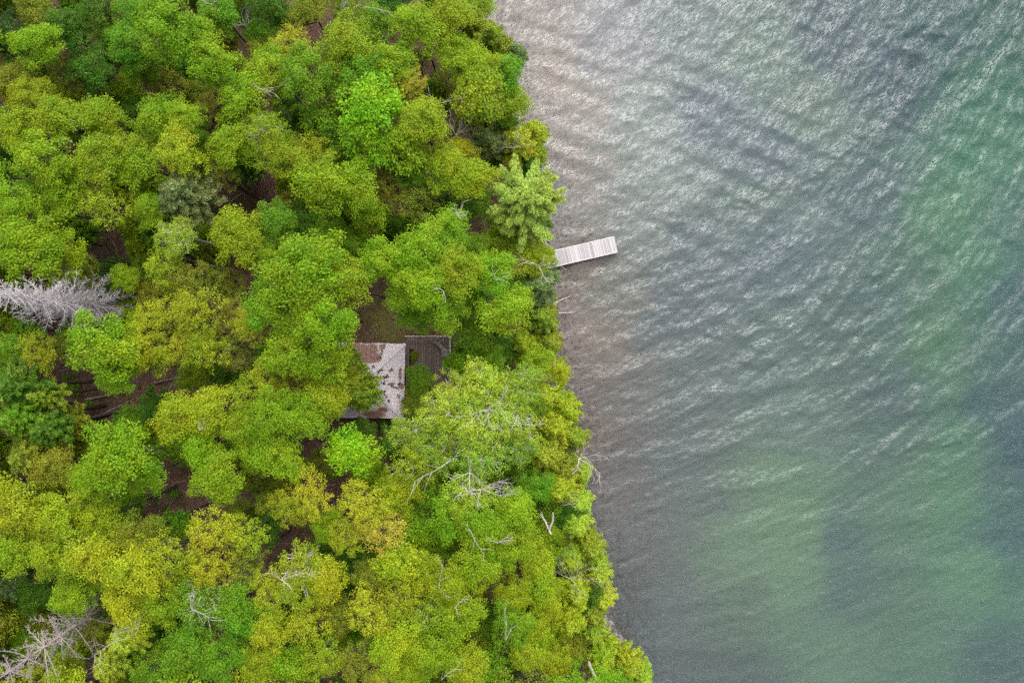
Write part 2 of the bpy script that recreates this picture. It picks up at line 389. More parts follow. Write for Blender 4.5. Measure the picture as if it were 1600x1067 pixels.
tag(g, 'dark brown leaf-littered forest floor sloping down into the stony lake bed', kind='structure')

# the water: real waves, two crossing trains of ripples over a longer swell
xs = axis(-7, 47, .12, 700); ys = axis(-32, 32, .12, 700)
X, Y, F = grid(xs, ys)
sdw = shore_sd(X, Y)
def train(X, Y, mean_dir, spread, lmin, lmax, n, slope, seed):
    r = np.random.default_rng(seed); h = np.zeros_like(X)
    for k in range(n):
        lam = lmin * (lmax / lmin) ** r.random(); th = rad(mean_dir + r.normal(0, spread)); ph = r.uniform(0, 6.283)
        kk = 6.283 / lam
        arg = (X * math.cos(th) + Y * math.sin(th)) * kk + ph + 1.2 * np.sin(X * .11 + Y * .07 * (1 + k % 3) + ph)
        s_ = .5 + .5 * np.sin(arg)
        h += slope / kk * (2 * s_ ** 1.7 - .8) * math.sqrt(2 / n)
    return h
# the wind waves bend as they run in along the shore: crests near level at the bottom, slanting at the top
TH = rad(21) + rad(20) * np.tanh(Y / 22); XC = np.clip(X, -60, 100) - 22; YC = np.clip(Y, -80, 80)
U = XC * np.cos(TH) + YC * np.sin(TH); Vv = -XC * np.sin(TH) + YC * np.cos(TH)
h = train(U, Vv, 90, 10, 2.4, 6, 9, .19, 11) + train(U, Vv, 104, 17, .55, 1.8, 36, .29, 12) + train(U, Vv, 60, 22, .6, 1.1, 14, .09, 13) + train(U, Vv, 34, 11, 1.1, 3.0, 9, .15, 14) * np.clip(.5 + Y / 30, 0, 1)
amp = .95 + .28 * vnoise(X, Y, 16, 31) + .18 * vnoise(X, Y, 5, 32)
amp *= np.clip(.68 + .32 * np.tanh((Y + 12) / 12), .3, 1)
core = (np.abs(X) < 50) & (np.abs(Y) < 35)
amp = np.where(core, amp, 0) * np.clip(.35 + sdw / 3.5, .3, 1)
Zw = np.clip(h * amp * .60, -.25, .3)
def crest(X, Y, pts, hgt):
    """one longer wave crest: a ragged ridge along a line, steep on its lower side"""
    o = np.zeros_like(X); pts = np.array(pts)
    x0, y0 = pts.min(0) - 2; x1, y1 = pts.max(0) + 2
    m = (X > x0) & (X < x1) & (Y > y0) & (Y < y1); x = X[m]; y = Y[m]
    best = np.full(x.shape, 9.); sgn = np.zeros(x.shape); al = np.zeros(x.shape); tot = len(pts) - 1
    for i, (p, q) in enumerate(zip(pts[:-1], pts[1:])):
        d_ = q - p; L = d_ @ d_; t = np.clip(((x - p[0]) * d_[0] + (y - p[1]) * d_[1]) / L, 0, 1)
        ddx = x - p[0] - t * d_[0]; ddy = y - p[1] - t * d_[1]; dist = np.hypot(ddx, ddy)
        u = dist < best; best[u] = dist[u]; sgn[u] = np.sign(d_[0] * ddy - d_[1] * ddx)[u]; al[u] = ((i + t) / tot)[u]
    best = best + .10 * vnoise(x, y, .8, 61); wd = np.where(sgn > 0, .8, .28)
    o[m] = hgt * np.exp(-(best / wd) ** 2) * np.sin(np.pi * np.clip(al, 0, 1)) ** .5 * (.75 + .5 * vnoise(x, y, 1.1, 62))
    return o
CREST = [[(1045, 457), (1085, 450), (1130, 436), (1175, 418)], [(1190, 298), (1240, 290), (1290, 265), (1330, 228), (1370, 190)], [(1100, 322), (1165, 322), (1200, 305), (1250, 270)],
         [(1230, 635), (1265, 645), (1310, 635), (1400, 590)], [(1090, 515), (1140, 530), (1185, 515)], [(1150, 560), (1190, 575), (1240, 545)], [(1000, 150), (1040, 152), (1090, 148)], [(1440, 700), (1500, 690), (1560, 650)],
         [(1280, 470), (1340, 450), (1420, 400)], [(1400, 60), (1440, 40), (1500, 30)], [(1120, 765), (1180, 760), (1230, 750)]]
cr_ = np.random.default_rng(77)
for k in range(46):
    x = cr_.uniform(930, 1600); y = cr_.uniform(0, 1060); L = cr_.uniform(30, 90); an = rad(cr_.uniform(8, 40) * (1 if y < 700 else .3)) + rad(cr_.normal() * 6)
    CREST.append([(x + L * (t - .5) * math.cos(an), y - L * (t - .5) * math.sin(an) + 7 * (2 * t - 1) ** 2) for t in (0, .33, .66, 1)])
for i, cpts in enumerate(CREST):
    pw = [(P(*q).x, P(*q).y) for q in cpts]
    Zw = Zw + crest(X, Y, pw, .15 if i < 11 else cr_.uniform(.04, .10))
murk = np.clip(.42 + sdw * .05, .35, .75)
_bc = bed_sheen_colour(X, Y); _bc = _bc * .86 + .14 * _bc.mean(1, keepdims=True)
column = np.concatenate([_bc * .46 - .014, np.ones((len(X), 1))], 1)  # water tint repeats the painted sky reflection and sheen
keep = np.ones(len(X), bool)
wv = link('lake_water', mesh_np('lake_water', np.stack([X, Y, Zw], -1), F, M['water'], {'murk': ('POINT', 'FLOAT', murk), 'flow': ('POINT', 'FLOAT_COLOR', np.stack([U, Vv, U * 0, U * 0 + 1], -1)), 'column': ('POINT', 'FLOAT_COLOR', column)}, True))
tag(wv, 'rippled grey green lake water, pale over the shallows', kind='structure')

# ------------------------------------------------------------------ foliage prototypes
def rand_dirs(n, r):
    v = r.normal(size=(n, 3)); return v / np.linalg.norm(v, axis=1, keepdims=True)
def leaves(cc, cr, cnt, L, W, r, flat=.6, up=.8, out_dir=None, droop=0, jitter=.6, tint_c=None):
    """cc (n,3) clump centres, cr (n) radii, cnt leaves per clump"""
    n = len(cc); idx = np.repeat(np.arange(n), cnt); m = len(idx)
    dv = rand_dirs(m, r); dv[:, 2] = np.where(r.random(m) < .8, np.abs(dv[:, 2]), dv[:, 2])
    rr = r.random(m) ** (1 / 2.2) * (1 + .07 * np.abs(r.normal(size=m)))
    pos = cc[idx] + dv * (cr[idx] * rr)[:, None] * np.array([1, 1, flat])
    nrm = dv * .45 + np.array([0, 0, up]) + r.normal(size=(m, 3)) * jitter * .6
    nrm /= np.linalg.norm(nrm, axis=1, keepdims=True)
    if out_dir is None: t = r.normal(size=(m, 3))
    else: t = out_dir[idx] + r.normal(size=(m, 3)) * .45
    t -= nrm * np.sum(t * nrm, 1, keepdims=True); t /= np.linalg.norm(t, axis=1, keepdims=True)
    b = np.cross(nrm, t)
    sc = r.uniform(.65, 1.25, m)[:, None]
    l = L * sc / 2; wd = W * sc / 2
    fold = nrm * (W * .18)
    V = np.stack([pos - t * l, pos - b * wd + fold + t * l * .1, pos + t * l - np.array([0, 0, 1]) * droop, pos + b * wd + fold + t * l * .1], 1).reshape(-1, 3)
    Fq = np.arange(m * 4).reshape(-1, 4)
    if tint_c is None: tint_c = r.random(n)
    tint = np.clip(.32 * tint_c[idx] + .68 * r.random(m), 0, 1)
    return V, Fq, tint

def foliage_mesh(name, V, Fq, tint, mat): return mesh_np(name, V, Fq, mat, {'tint': ('FACE', 'FLOAT', tint)})

def limb_pts(a, b, r, sag=.15, n=5):
    a = np.array(a, float); b = np.array(b, float); L = np.linalg.norm(b - a); out = []
    off = r.normal(size=3) * L * .07
    for i in range(n):
        t = i / (n - 1)
        p = a * (1 - t) + b * t + off * math.sin(math.pi * t) + np.array([0, 0, -sag * L]) * math.sin(math.pi * t) * .6
        out.append(tuple(p))
    return out

# every prototype: crown centre at z = 0 .. top of crown about +depth; trunk reaches down to -12 (the tree's own
# height is set by placing the root; trunks run on into the ground)
def proto_broad(seed, R, depth, lobes, per, L, W, mat, bark, density=1.0, cr_f=.23, flat=.68, visible_limbs=0):
    r = np.random.default_rng(seed)
    # lobes of the crown
    lc = []
    lc.append((0, 0, depth * .45, R * .5))
    for k in range(lobes):
        a = 6.283 * k / lobes + r.uniform(-.4, .4); q = R * r.uniform(.42, .68)
        lc.append((q * math.cos(a), q * math.sin(a), depth * r.uniform(-.1, .28), R * r.uniform(.34, .52)))
    for k in range(lobes // 2):
        a = r.uniform(0, 6.283); q = R * r.uniform(.25, .7)
        lc.append((q * math.cos(a), q * math.sin(a), -depth * r.uniform(.2, .5), R * r.uniform(.4, .5)))
    cc = []; cr = []
    for (x, y, z, q) in lc:
        m = int(per * (q / (R * .45)) ** 2)
        dv = rand_dirs(m, r); dv[:, 2] = np.abs(dv[:, 2]) * 1.05 - .12
        pr = r.uniform(.66, 1.14, m)[:, None]
        cc.append(np.array([x, y, z]) + dv * q * pr * np.array([1, 1, .8])); cr.append(r.uniform(.65, 1.3, m) * R * cr_f)
    cc = np.concatenate(cc); cr = np.concatenate(cr)
    cnt = np.maximum(20, (density * 34 * (cr / .4) ** 2 * (.16 * .1) / (L * W)).astype(int))
    V, Fq, ti = leaves(cc, cr, cnt, L, W, r, flat)
    crown = foliage_mesh('crown', V, Fq, ti, mat)
    tb = MB(); tb.tube([(0, 0, -16), (R * .05, 0, -8), (0, R * .04, -depth * .9), (0, 0, depth * .2)], [.10, .085, .07, .03], 7)
    trunk = tb.mesh('trunk', bark, True)
    bb = MB()
    for (x, y, z, q) in lc:
        z0 = -depth * r.uniform(.9, 1.5)
        bb.tube(limb_pts((0, 0, z0), (x, y, z), r, .1), [.07, .06, .045, .035, .02], 5)
    sel = r.choice(len(cc), min(len(cc), 36 + visible_limbs), replace=False)
    for i in sel:
        j = int(np.argmin([np.hypot(cc[i][0] - l[0], cc[i][1] - l[1]) for l in lc])); l = lc[j]
        k_ = 1.12 if (i % 3 == 0 and visible_limbs) else .95
        e = np.array(l[:3]) + (cc[i] - np.array(l[:3])) * k_
        bb.tube(limb_pts((l[0] * .7, l[1] * .7, l[2] - q * .5), e, r, .05, 4), [.03, .025, .018, .01], 4)
    branches = bb.mesh('branches', bark, True)
    return dict(crown=crown, trunk=trunk, branches=branches, R=R)

def proto_pine(seed, R, depth, whorls, nb, L, W, mat, bark, plume=.30, dens=1.0, lift=.12):
    """conifer: whorls of branches that carry plumes of needles, from above a ragged star"""
    r = np.random.default_rng(seed); cc = []; cr = []; od = []; bb = MB(); tc = []
    for wk in range(whorls):
        f = wk / (whorls - 1); z = depth * (1 - f) - depth * .45; q = R * (.16 + .84 * f ** .75)
        for k in range(int(nb * (.55 + .45 * f))):
            a = 6.283 * (k + r.uniform(-.3, .3)) / int(nb * (.55 + .45 * f)) + wk * 1.1; ln = q * r.uniform(.72, 1.12)
            e = np.array([ln * math.cos(a), ln * math.sin(a), z + ln * lift - depth * .08])
            s0 = np.array([0, 0, z - .3])
            bb.tube(limb_pts(s0, e, r, .03, 4), [.035, .028, .02, .01], 4)
            m = max(3, int(ln / plume * 1.7)); tint = r.random()
            for j in range(m):
                t = (j + 1) / m; side = r.normal() * ln * (.13 if plume != .29 else .085) * (1.15 - t)
                p = s0 + (e - s0) * (.25 + .78 * t) + np.array([-math.sin(a), math.cos(a), 0]) * side + np.array([0, 0, r.normal() * .06])
                aa = a + r.normal() * .35 + side / max(ln, .1) * 1.5
                cc.append(p); cr.append(plume * r.uniform(.7, 1.15)); od.append((math.cos(aa), math.sin(aa), .35)); tc.append(np.clip(tint * .5 + .5 * t * r.uniform(.5, 1), 0, 1))
    for k in range(5): cc.append(np.array([r.normal() * .1, r.normal() * .1, depth * .58 + k * .06])); cr.append(.14); od.append((r.normal() * .3, r.normal() * .3, 1)); tc.append(.7)
    cc = np.array(cc); cr = np.array(cr); od = np.array(od)
    cnt = np.maximum(12, (dens * 50 * (cr / .3) ** 2).astype(int))
    V, Fq, ti = leaves(cc, cr, cnt, L, W, r, .5, .5, od, 0, .9, np.array(tc))
    tb = MB(); tb.tube([(0, 0, -16), (0, 0, -6), (0, 0, depth * .6)], [.2, .15, .03], 7)
    return dict(crown=foliage_mesh('crown', V, Fq, ti, mat), trunk=tb.mesh('trunk', bark, True), branches=bb.mesh('branches', bark, True), R=R)

PR = {}
def reg(kind, p): PR.setdefault(kind, []).append(p)
B, W_ = M['bark'], M['birch']
for i in range(5):   # leafy broadleaf crowns, small, medium and large
    reg('leaf', proto_broad(100 + i, 2.0, 1.9, 5, 17, .12, .082, M['leaf'], B))
    reg('leaf', proto_broad(120 + i, 2.9, 2.5, 7, 27, .12, .082, M['leaf'], B, cr_f=.18))
for i in range(3):   # maple: plates of big leaves
    reg('maple', proto_broad(140 + i, 2.0, 2.1, 6, 13, .165, .125, M['leaf'], B, 1.1, .25, .42))
    reg('maple', proto_broad(150 + i, 2.9, 2.6, 8, 17, .165, .125, M['leaf'], B, 1.1, .20, .42))
for i in range(4):   # oaks and ironwood just in leaf, open, twigs and floor showing through
    reg('sparse', proto_broad(160 + i, 2.1, 1.9, 6, 17, .105, .075, M['sparse'], B, .66, .15, .8, 30))
    reg('sparse', proto_broad(170 + i, 3.0, 2.3, 8, 24, .105, .075, M['sparse'], B, .66, .125, .8, 40))
for i in range(3):   # birch and poplar, pale, white limbs showing
    reg('birch', proto_broad(180 + i, 2.2, 2.2, 6, 17, .12, .08, M['pale'], W_, .7, .16, .8, 60))
    reg('birch', proto_broad(190 + i, 3.1, 2.6, 8, 24, .12, .08, M['pale'], W_, .7, .135, .8, 80))
for i in range(3):
    reg('cedar', proto_pine(200 + i, 1.7, 3.2, 8, 13, .20, .07, M['needle'], B, .26, 1.0, -.1))
    reg('cedar', proto_pine(210 + i, 2.3, 3.6, 9, 15, .20, .07, M['needle'], B, .28, 1.0, -.05))
for i in range(2):
    reg('pine', proto_pine(220 + i, 3.0, 3.4, 7, 12, .26, .055, M['needle'], B, .29, 1.7, .10))
    reg('pine', proto_pine(225 + i, 2.0, 2.6, 6, 11, .24, .055, M['needle'], B, .30, 1.3, .12))
for i in range(3):
    reg('shrub', proto_broad(230 + i, 1.3, 1.1, 4, 10, .16, .11, M['leaf'], B, .9, .24))

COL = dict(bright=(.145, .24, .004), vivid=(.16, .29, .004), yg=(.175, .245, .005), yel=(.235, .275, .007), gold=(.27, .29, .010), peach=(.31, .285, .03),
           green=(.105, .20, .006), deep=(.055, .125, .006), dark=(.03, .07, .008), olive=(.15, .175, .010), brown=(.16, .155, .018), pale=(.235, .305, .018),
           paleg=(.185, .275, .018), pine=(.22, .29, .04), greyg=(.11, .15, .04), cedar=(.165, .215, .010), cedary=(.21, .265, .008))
NAME = dict(leaf='broadleaf_tree', maple='maple_tree', sparse='budding_tree', birch='birch_tree', cedar='cedar_tree', pine='pine_tree', shrub='shrub')
CAT = dict(leaf='tree', maple='maple tree', sparse='tree', birch='birch tree', cedar='cedar tree', pine='pine tree', shrub='shrub')
GRP = dict(leaf='broadleaf trees of the shore forest', maple='maples of the shore forest', sparse='trees just coming into leaf', birch='pale birches and poplars',
           cedar='cedars of the shore forest', pine='pines among the broadleaf trees', shrub='low shrubs')
tr_rng = random.Random(11)
_a, _b = P(510, 655, 3), P(636, 533, 3); _c, _d = P(566, 535, 1), P(628, 470, 1); _e, _f = P(634, 600, 2), P(705, 524, 2)
NOGROW = [(_a.x - .3, _b.x + .3, _a.y - .3, _b.y + .3), (_c.x, _d.x, _c.y, _d.y), (_e.x + 1.2, _f.x + .2, _e.y, _f.y + .2)]
def gz(x, y): return float(ground_z(np.array([x]), np.array([y]))[0])
def plant(px, py, rpx, kind, col, zc, label, group=None, jit=.10):
    """a tree whose crown centre shows at the pixel (px, py) of the photograph with radius rpx; zc is the crown's real height"""
    p = P(px, py, zc); Rw = rpx * S * (H - zc) / H
    opts = sorted(PR[kind], key=lambda q: abs(math.log(q['R'] / Rw)))
    near = [q for q in opts if abs(math.log(q['R'] / Rw)) < abs(math.log(opts[0]['R'] / Rw)) + .06]
    pr = tr_rng.choice(near); s = Rw / pr['R'] * 1.08
    bx, by = p.x + tr_rng.uniform(-.5, .5), p.y + tr_rng.uniform(-.5, .5)
    if zc < 3: bx, by = p.x, p.y
    # nothing grows through the cabin or out of the clearing: those trunks lean in from beside them
    for (x0, x1, y0, y1) in NOGROW:
        if x0 < bx < x1 and y0 < by < y1:
            m = (0, 0) if bx < x1 - 1.2 and x1 - x0 > 5 else min((bx - x0, 0), (x1 - bx, 1))
            if m[1] == 0: bx = x0
            elif m[1] == 1: bx = x1
            elif m[1] == 2: by = y0
            else: by = y1
    sdb = float(shore_sd(np.array([bx]), np.array([by]))[0])
    if sdb > -.35: bx -= sdb + .35
    g0 = gz(bx, by) - .05; rz = tr_rng.uniform(0, 6.283)
    root = thing(NAME[kind], label, CAT[kind], (bx, by, g0), rz, group or GRP[kind])
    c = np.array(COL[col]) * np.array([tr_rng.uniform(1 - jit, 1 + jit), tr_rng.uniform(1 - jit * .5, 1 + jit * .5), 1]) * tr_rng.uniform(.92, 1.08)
    off = Matrix.Rotation(-rz, 3, 'Z') @ Vector((p.x - bx, p.y - by, zc - g0))
    ex = tr_rng.uniform(.86, 1.16); ez = tr_rng.uniform(.9, 1.1)
    for part in ('trunk', 'branches', 'crown'):
        o = link(part, pr[part], root)
        o.location = off; o.scale = (s * ex, s / ex, s * ez)
        if part == 'trunk':
            o.scale = (1, 1, max(off.length, 1) / 15.9); o.rotation_mode = 'QUATERNION'; o.rotation_quaternion = off.to_track_quat('Z', 'Y')
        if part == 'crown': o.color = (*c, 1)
    return root

# ------------------------------------------------------------------ the forest, tree by tree (px, py, radius px, kind, colour, crown height, label)
T = [
# top left corner and top edge
(18, 60, 34, 'leaf', 'dark', 11, 'dark green tree at the left edge near the top corner of the forest'),
(62, 72, 34, 'leaf', 'yg', 12.5, 'yellow green tree standing among the dark trees of the top left corner'),
(112, 48, 38, 'leaf', 'deep', 11, 'deep green tree at the top, second in from the left corner'),
(60, 18, 32, 'leaf', 'olive', 11, 'olive tree touching the top edge close to the left corner'),
(150, 108, 34, 'leaf', 'deep', 10.5, 'dark shaded crown above the olive band in the upper left'),
(108, 118, 32, 'sparse', 'olive', 10, 'thin olive crown low among dark trees in the upper left'),
(28, 128, 34, 'leaf', 'olive', 11, 'olive green crown at the left edge below the darkest tree'),
(50, 150, 28, 'leaf', 'yel', 12, 'small yellow crown near the left edge in the upper left'),
(158, 16, 32, 'leaf', 'deep', 11.5, 'dark tree on the top edge left of the tall bright crown'),
(205, 72, 34, 'leaf', 'green', 12, 'green tree directly left of the tall bright crown at the top left'),
(206, 20, 28, 'leaf', 'green', 12, 'mid green tree on the top edge left of the tall bright crown'),
(272, 52, 48, 'leaf', 'bright', 14, 'tall bright green broadleaf crown at the top left, largest there'),
(334, 96, 40, 'leaf', 'bright', 13.5, 'fresh green crown joined to the lower right of the tall bright crown at top left'),
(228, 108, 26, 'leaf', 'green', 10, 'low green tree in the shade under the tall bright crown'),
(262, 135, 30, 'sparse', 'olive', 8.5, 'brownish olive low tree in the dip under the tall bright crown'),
(332, 168, 26, 'sparse', 'brown', 8, 'brown tinged low tree beside the thin dark gap in the upper left'),
(342, 14, 34, 'leaf', 'green', 12, 'green tree on the top edge right of the tall bright crown'),
(425, 18, 34, 'leaf', 'deep', 11.5, 'deep green tree on the top edge above the peach tinted crown'),
(486, 16, 32, 'leaf', 'olive', 12, 'olive crown on the top edge left of the birch with the bare stem'),
(398, 72, 24, 'sparse', 'olive', 10, 'small olive crown right of the dark brown hollow at the top'),
(456, 72, 36, 'sparse', 'gold', 12, 'yellow and peach tinted crown near the top, brownish at its edge'),
(540, 72, 42, 'leaf', 'yg', 13, 'yellow green crown under the birch stem at the top'),
(590, 38, 34, 'leaf', 'green', 11.5, 'mid green crown right of the birch stem at the top'),
(545, 10, 30, 'birch', 'yg', 11, 'thin crown at the top edge with a white stem showing'),
(615, 8, 28, 'leaf', 'deep', 11, 'deep green tree on the top edge between two yellow green ones'),
(655, 42, 40, 'leaf', 'yg', 12.5, 'yellow green crown at the top edge where the shore forest narrows'),
(704, 30, 36, 'leaf', 'yg', 12, 'yellow green crown at the top beside the uppermost shoreline trees'),
(705, 82, 34, 'leaf', 'yg', 11.5, 'rounded green crown left of the shore trees near the top'),
(735, 28, 26, 'cedar', 'cedar', 7, 'cedar at the waterline nearest the top edge'),
(768, 62, 32, 'cedar', 'cedar', 8, 'olive green cedar at the shore, second from the top edge'),
(803, 84, 20, 'cedar', 'greyg', 6, 'small grey green cedar on the point above the shore maple'),
(664, 96, 26, 'sparse', 'olive', 9.5, 'olive shaded tree over the dark crack above the two white snags'),
# second band
(384, 152, 40, 'leaf', 'yg', 12.5, 'yellow green tree with bare white twigs on its right side, upper middle left'),
(425, 112, 34, 'leaf', 'yg', 12.5, 'yellow green crown directly below the peach tinted crown'),
(486, 122, 42, 'leaf', 'green', 13, 'broad green crown in the middle of the upper forest'),
(562, 118, 40, 'leaf', 'green', 12.5, 'green crown above the big layered maple'),
(610, 100, 36, 'leaf', 'yg', 12, 'yellow green crown up and right of the big layered maple'),
(508, 196, 38, 'maple', 'green', 11, 'dark leafy maple tucked against the left of the big layered maple'),
(582, 168, 46, 'maple', 'vivid', 14, 'big layered maple with vivid light green plates of leaves'),
(572, 222, 36, 'maple', 'vivid', 13, 'vivid green lower lobe of maple under the big layered maple'),
(622, 228, 38, 'maple', 'bright', 12.5, 'bright maple between the layered maple and the two white snags'),
(664, 190, 38, 'leaf', 'yg', 13.5, 'bright yellow green crown just left of the two white snags'),
(642, 132, 30, 'sparse', 'gold', 12, 'yellow brown crown right of the green trees above the layered maple'),
(698, 130, 24, 'sparse', 'brown', 7.5, 'brown tinged low tree behind the upper white snag'),
(728, 190, 20, 'sparse', 'olive', 6.5, 'small olive tree between the two white snags and the shore maple'),
(742, 108, 34, 'leaf', 'yg', 11.5, 'yellow green crown of the shore group above the bright shore maple'),
(784, 118, 34, 'leaf', 'green', 10, 'green waterside tree right above the bright shore maple'),
(752, 152, 40, 'maple', 'yg', 12, 'bright shore maple with yellow lit top near the upper shoreline'),
(800, 160, 30, 'leaf', 'yg', 9.5, 'yellow green tree leaning over the lake right of the bright shore maple'),
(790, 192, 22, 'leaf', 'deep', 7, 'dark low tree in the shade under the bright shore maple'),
(765, 222, 28, 'pine', 'greyg', 8, 'blue grey young pine left of the yellow twiggy cedar'),
(806, 222, 30, 'cedar', 'gold', 8, 'yellow twiggy cedar thin of leaf above the big white pine'),
(833, 208, 24, 'cedar', 'cedary', 6, 'yellow green cedar at the water beside the twiggy cedar'),
(836, 238, 20, 'cedar', 'cedar', 5, 'olive cedar at the water just above the big white pine'),
(693, 262, 34, 'leaf', 'yg', 11.5, 'yellow green crown below the lower white snag'),
(738, 282, 36, 'leaf', 'yg', 11, 'soft yellow green crown left of the big white pine'),
(718, 240, 26, 'leaf', 'yel', 10, 'small yellow lit crown touching the lower white snag'),
(683, 296, 28, 'pine', 'greyg', 8, 'grey green conifer sunk between crowns left of the big white pine'),
(822, 312, 60, 'pine', 'pine', 12, 'big white pine with radiating feathery branches on the shore above the dock'),
(824, 352, 30, 'pine', 'deep', 7, 'dark green low conifer under the lower edge of the big white pine'),
# left, third band
(78, 255, 44, 'leaf', 'yg', 13, 'yellow green crown near the left edge below the yellow small crown'),
(28, 200, 34, 'leaf', 'yg', 12, 'yellow green crown at the left edge a fifth of the way down'),
(100, 190, 38, 'leaf', 'yg', 12.5, 'yellow green crown under the dark group of the upper left'),
(162, 185, 36, 'leaf', 'yg', 12, 'yellow green crown right below the shaded crown of the upper left'),
(16, 262, 26, 'leaf', 'deep', 10, 'dark green crown at the left edge beside yellow green ones'),
(160, 250, 40, 'leaf', 'yg', 13, 'yellow flecked crown left of the two rounded yellow green crowns'),
(250, 188, 36, 'leaf', 'bright', 12.5, 'bright green crown, left one of the pair below the brownish dip'),
(298, 190, 36, 'leaf', 'yg', 13, 'rounded yellow green crown, right one of the pair below the brownish dip'),
(222, 258, 38, 'leaf', 'yg', 12, 'yellow green crown above the grey green pine on its left'),
(284, 238, 36, 'leaf', 'yel', 13, 'yellow lit crown directly above the grey green pine'),
(36, 318, 38, 'leaf', 'yg', 12.5, 'yellow green crown at the left edge above the large bright green one'),
(108, 308, 38, 'leaf', 'yg', 12, 'yellow green crown above the large bright green one near the left edge'),
(172, 318, 38, 'sparse', 'yel', 12, 'yellowish open crown on the upper rim of the brown gap of bare soil'),
(284, 306, 46, 'pine', 'greyg', 12.5, 'grey green pine with soft plumes in the left part of the forest'),
(238, 330, 28, 'leaf', 'yg', 11.5, 'small yellow green crown between the grey pine and the pale small birch'),
(276, 368, 32, 'birch', 'paleg', 13, 'small pale fresh green birch with its forked white stem showing below it'),
(368, 222, 38, 'leaf', 'yg', 12, 'yellow green tree right of the rounded pair, left of centre top'),
(415, 205, 34, 'birch', 'yg', 13, 'light twiggy crown above the long brown hollow in the upper middle left'),
(438, 242, 34, 'leaf', 'yg', 12.5, 'yellow green crown on the upper right rim of the long brown hollow'),
(344, 268, 28, 'sparse', 'olive', 11, 'olive crown on the upper left rim of the long brown hollow'),
(486, 236, 36, 'sparse', 'yel', 11.5, 'olive yellow crown under the dark leafy maple'),
(506, 290, 44, 'leaf', 'yg', 13.5, 'wide yellow green crown with flat top in the middle of the upper forest'),
(560, 292, 38, 'leaf', 'yg', 12.5, 'yellow green crown right of the wide flat topped one'),
(606, 288, 34, 'sparse', 'olive', 10.5, 'olive flecked crown below the layered maple'),
(652, 312, 38, 'sparse', 'olive', 10, 'large olive flecked crown in the dip above the grove over the clearing'),
(640, 262, 30, 'leaf', 'green', 11, 'green crown in the shade beneath the bright maple near the snags'),
(376, 366, 44, 'leaf', 'yg', 12.5, 'broad yellow green crown below the long brown hollow'),
(432, 350, 32, 'leaf', 'green', 12, 'green crown right of the broad one below the long brown hollow'),
(478, 350, 30, 'leaf', 'deep', 9, 'deep green low crown left of the two bright small maples'),
(574, 338, 30, 'maple', 'bright', 10.5, 'bright small maple above the grove that overhangs the clearing'),
(518, 366, 32, 'maple', 'green', 9.5, 'green small maple in the shade above the great crown by the clearing'),
(562, 388, 30, 'leaf', 'green', 9, 'green tree filling the dip right above the clearing'),
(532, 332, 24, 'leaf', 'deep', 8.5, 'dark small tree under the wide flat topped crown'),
# left, around the pale dead spruce
(52, 388, 52, 'leaf', 'bright', 13, 'large bright green crown at the left edge above the pale dead spruce'),
(102, 400, 34, 'leaf', 'bright', 12, 'bright green crown between the large one at the left edge and the brown gap'),
(14, 360, 32, 'leaf', 'bright', 12, 'bright green crown cut by the left edge above the pale dead spruce'),
(132, 420, 24, 'sparse', 'olive', 9.5, 'olive tree over the right end of the large left crown near the brown gap'),
(196, 428, 28, 'leaf', 'yg', 9, 'low yellow green tree at the tip of the pale dead spruce'),
(240, 462, 26, 'sparse', 'olive', 8, 'dull olive low tree just right of the tip of the pale dead spruce'),
(262, 412, 34, 'sparse', 'yel', 12, 'yellow open crown below the small pale birch'),
(306, 440, 38, 'sparse', 'olive', 11.5, 'olive yellow open crown in the left middle of the forest'),
(352, 442, 32, 'sparse', 'olive', 10, 'olive open crown left of the great crown by the clearing'),
(250, 498, 38, 'sparse', 'yel', 12.5, 'yellow green crown right of the pale dead spruce'),
(312, 488, 42, 'sparse', 'yel', 13, 'bright yellow oak crown in the left middle, the yellowest there'),
(276, 548, 36, 'sparse', 'gold', 12, 'golden crown above the dark gap left of the cabin'),
(325, 545, 36, 'sparse', 'yel', 12, 'yellow open crown above and right of the dark gap left of the cabin'),
(368, 498, 32, 'sparse', 'olive', 11.5, 'thin olive crown with brown holes left of the great crown'),
(366, 552, 36, 'sparse', 'brown', 11, 'sparse brownish crown with bare twigs left of the cabin'),
(166, 542, 50, 'leaf', 'bright', 13.5, 'large bright green crown under the pale dead spruce'),
(190, 588, 34, 'leaf', 'bright', 12.5, 'bright green crown hanging over the gap with the fallen logs'),
(222, 545, 36, 'leaf', 'yg', 12.5, 'yellow green crown right of the large bright one under the dead spruce'),
(58, 548, 34, 'sparse', 'yel', 11, 'yellow green open crown just under the left half of the pale dead spruce'),
(100, 545, 26, 'sparse', 'olive', 10, 'olive tree between the dead spruce and the gap with the fallen logs'),
(14, 552, 30, 'leaf', 'green', 11, 'green crown at the left edge under the pale dead spruce'),
(26, 600, 36, 'pine', 'deep', 12, 'dark green conifer at the left edge beside the gap with the fallen logs'),
(66, 618, 28, 'pine', 'cedar', 11, 'mid green conifer bordering the gap with the fallen logs'),
(24, 655, 34, 'pine', 'green', 12, 'green conifer at the left edge, second of the three in a column'),
(72, 672, 32, 'pine', 'deep', 11, 'deep green conifer below the gap with the fallen logs'),
(112, 660, 26, 'pine', 'cedar', 9, 'small feathery conifer at the lower rim of the gap with the fallen logs'),
(238, 640, 28, 'pine', 'deep', 8, 'low dark conifer right of the fallen logs'),
# great crown by the clearing
(480, 425, 58, 'leaf', 'bright', 15, 'great bright green crown left above the clearing, its topmost lobe'),
(538, 440, 40, 'leaf', 'yg', 13.5, 'yellow green lobe of crown touching the top left of the clearing'),
(438, 482, 46, 'leaf', 'bright', 14, 'bright crown at the left flank of the great crown'),
(506, 500, 46, 'leaf', 'bright', 14.5, 'bright rounded crown left of the clearing'),
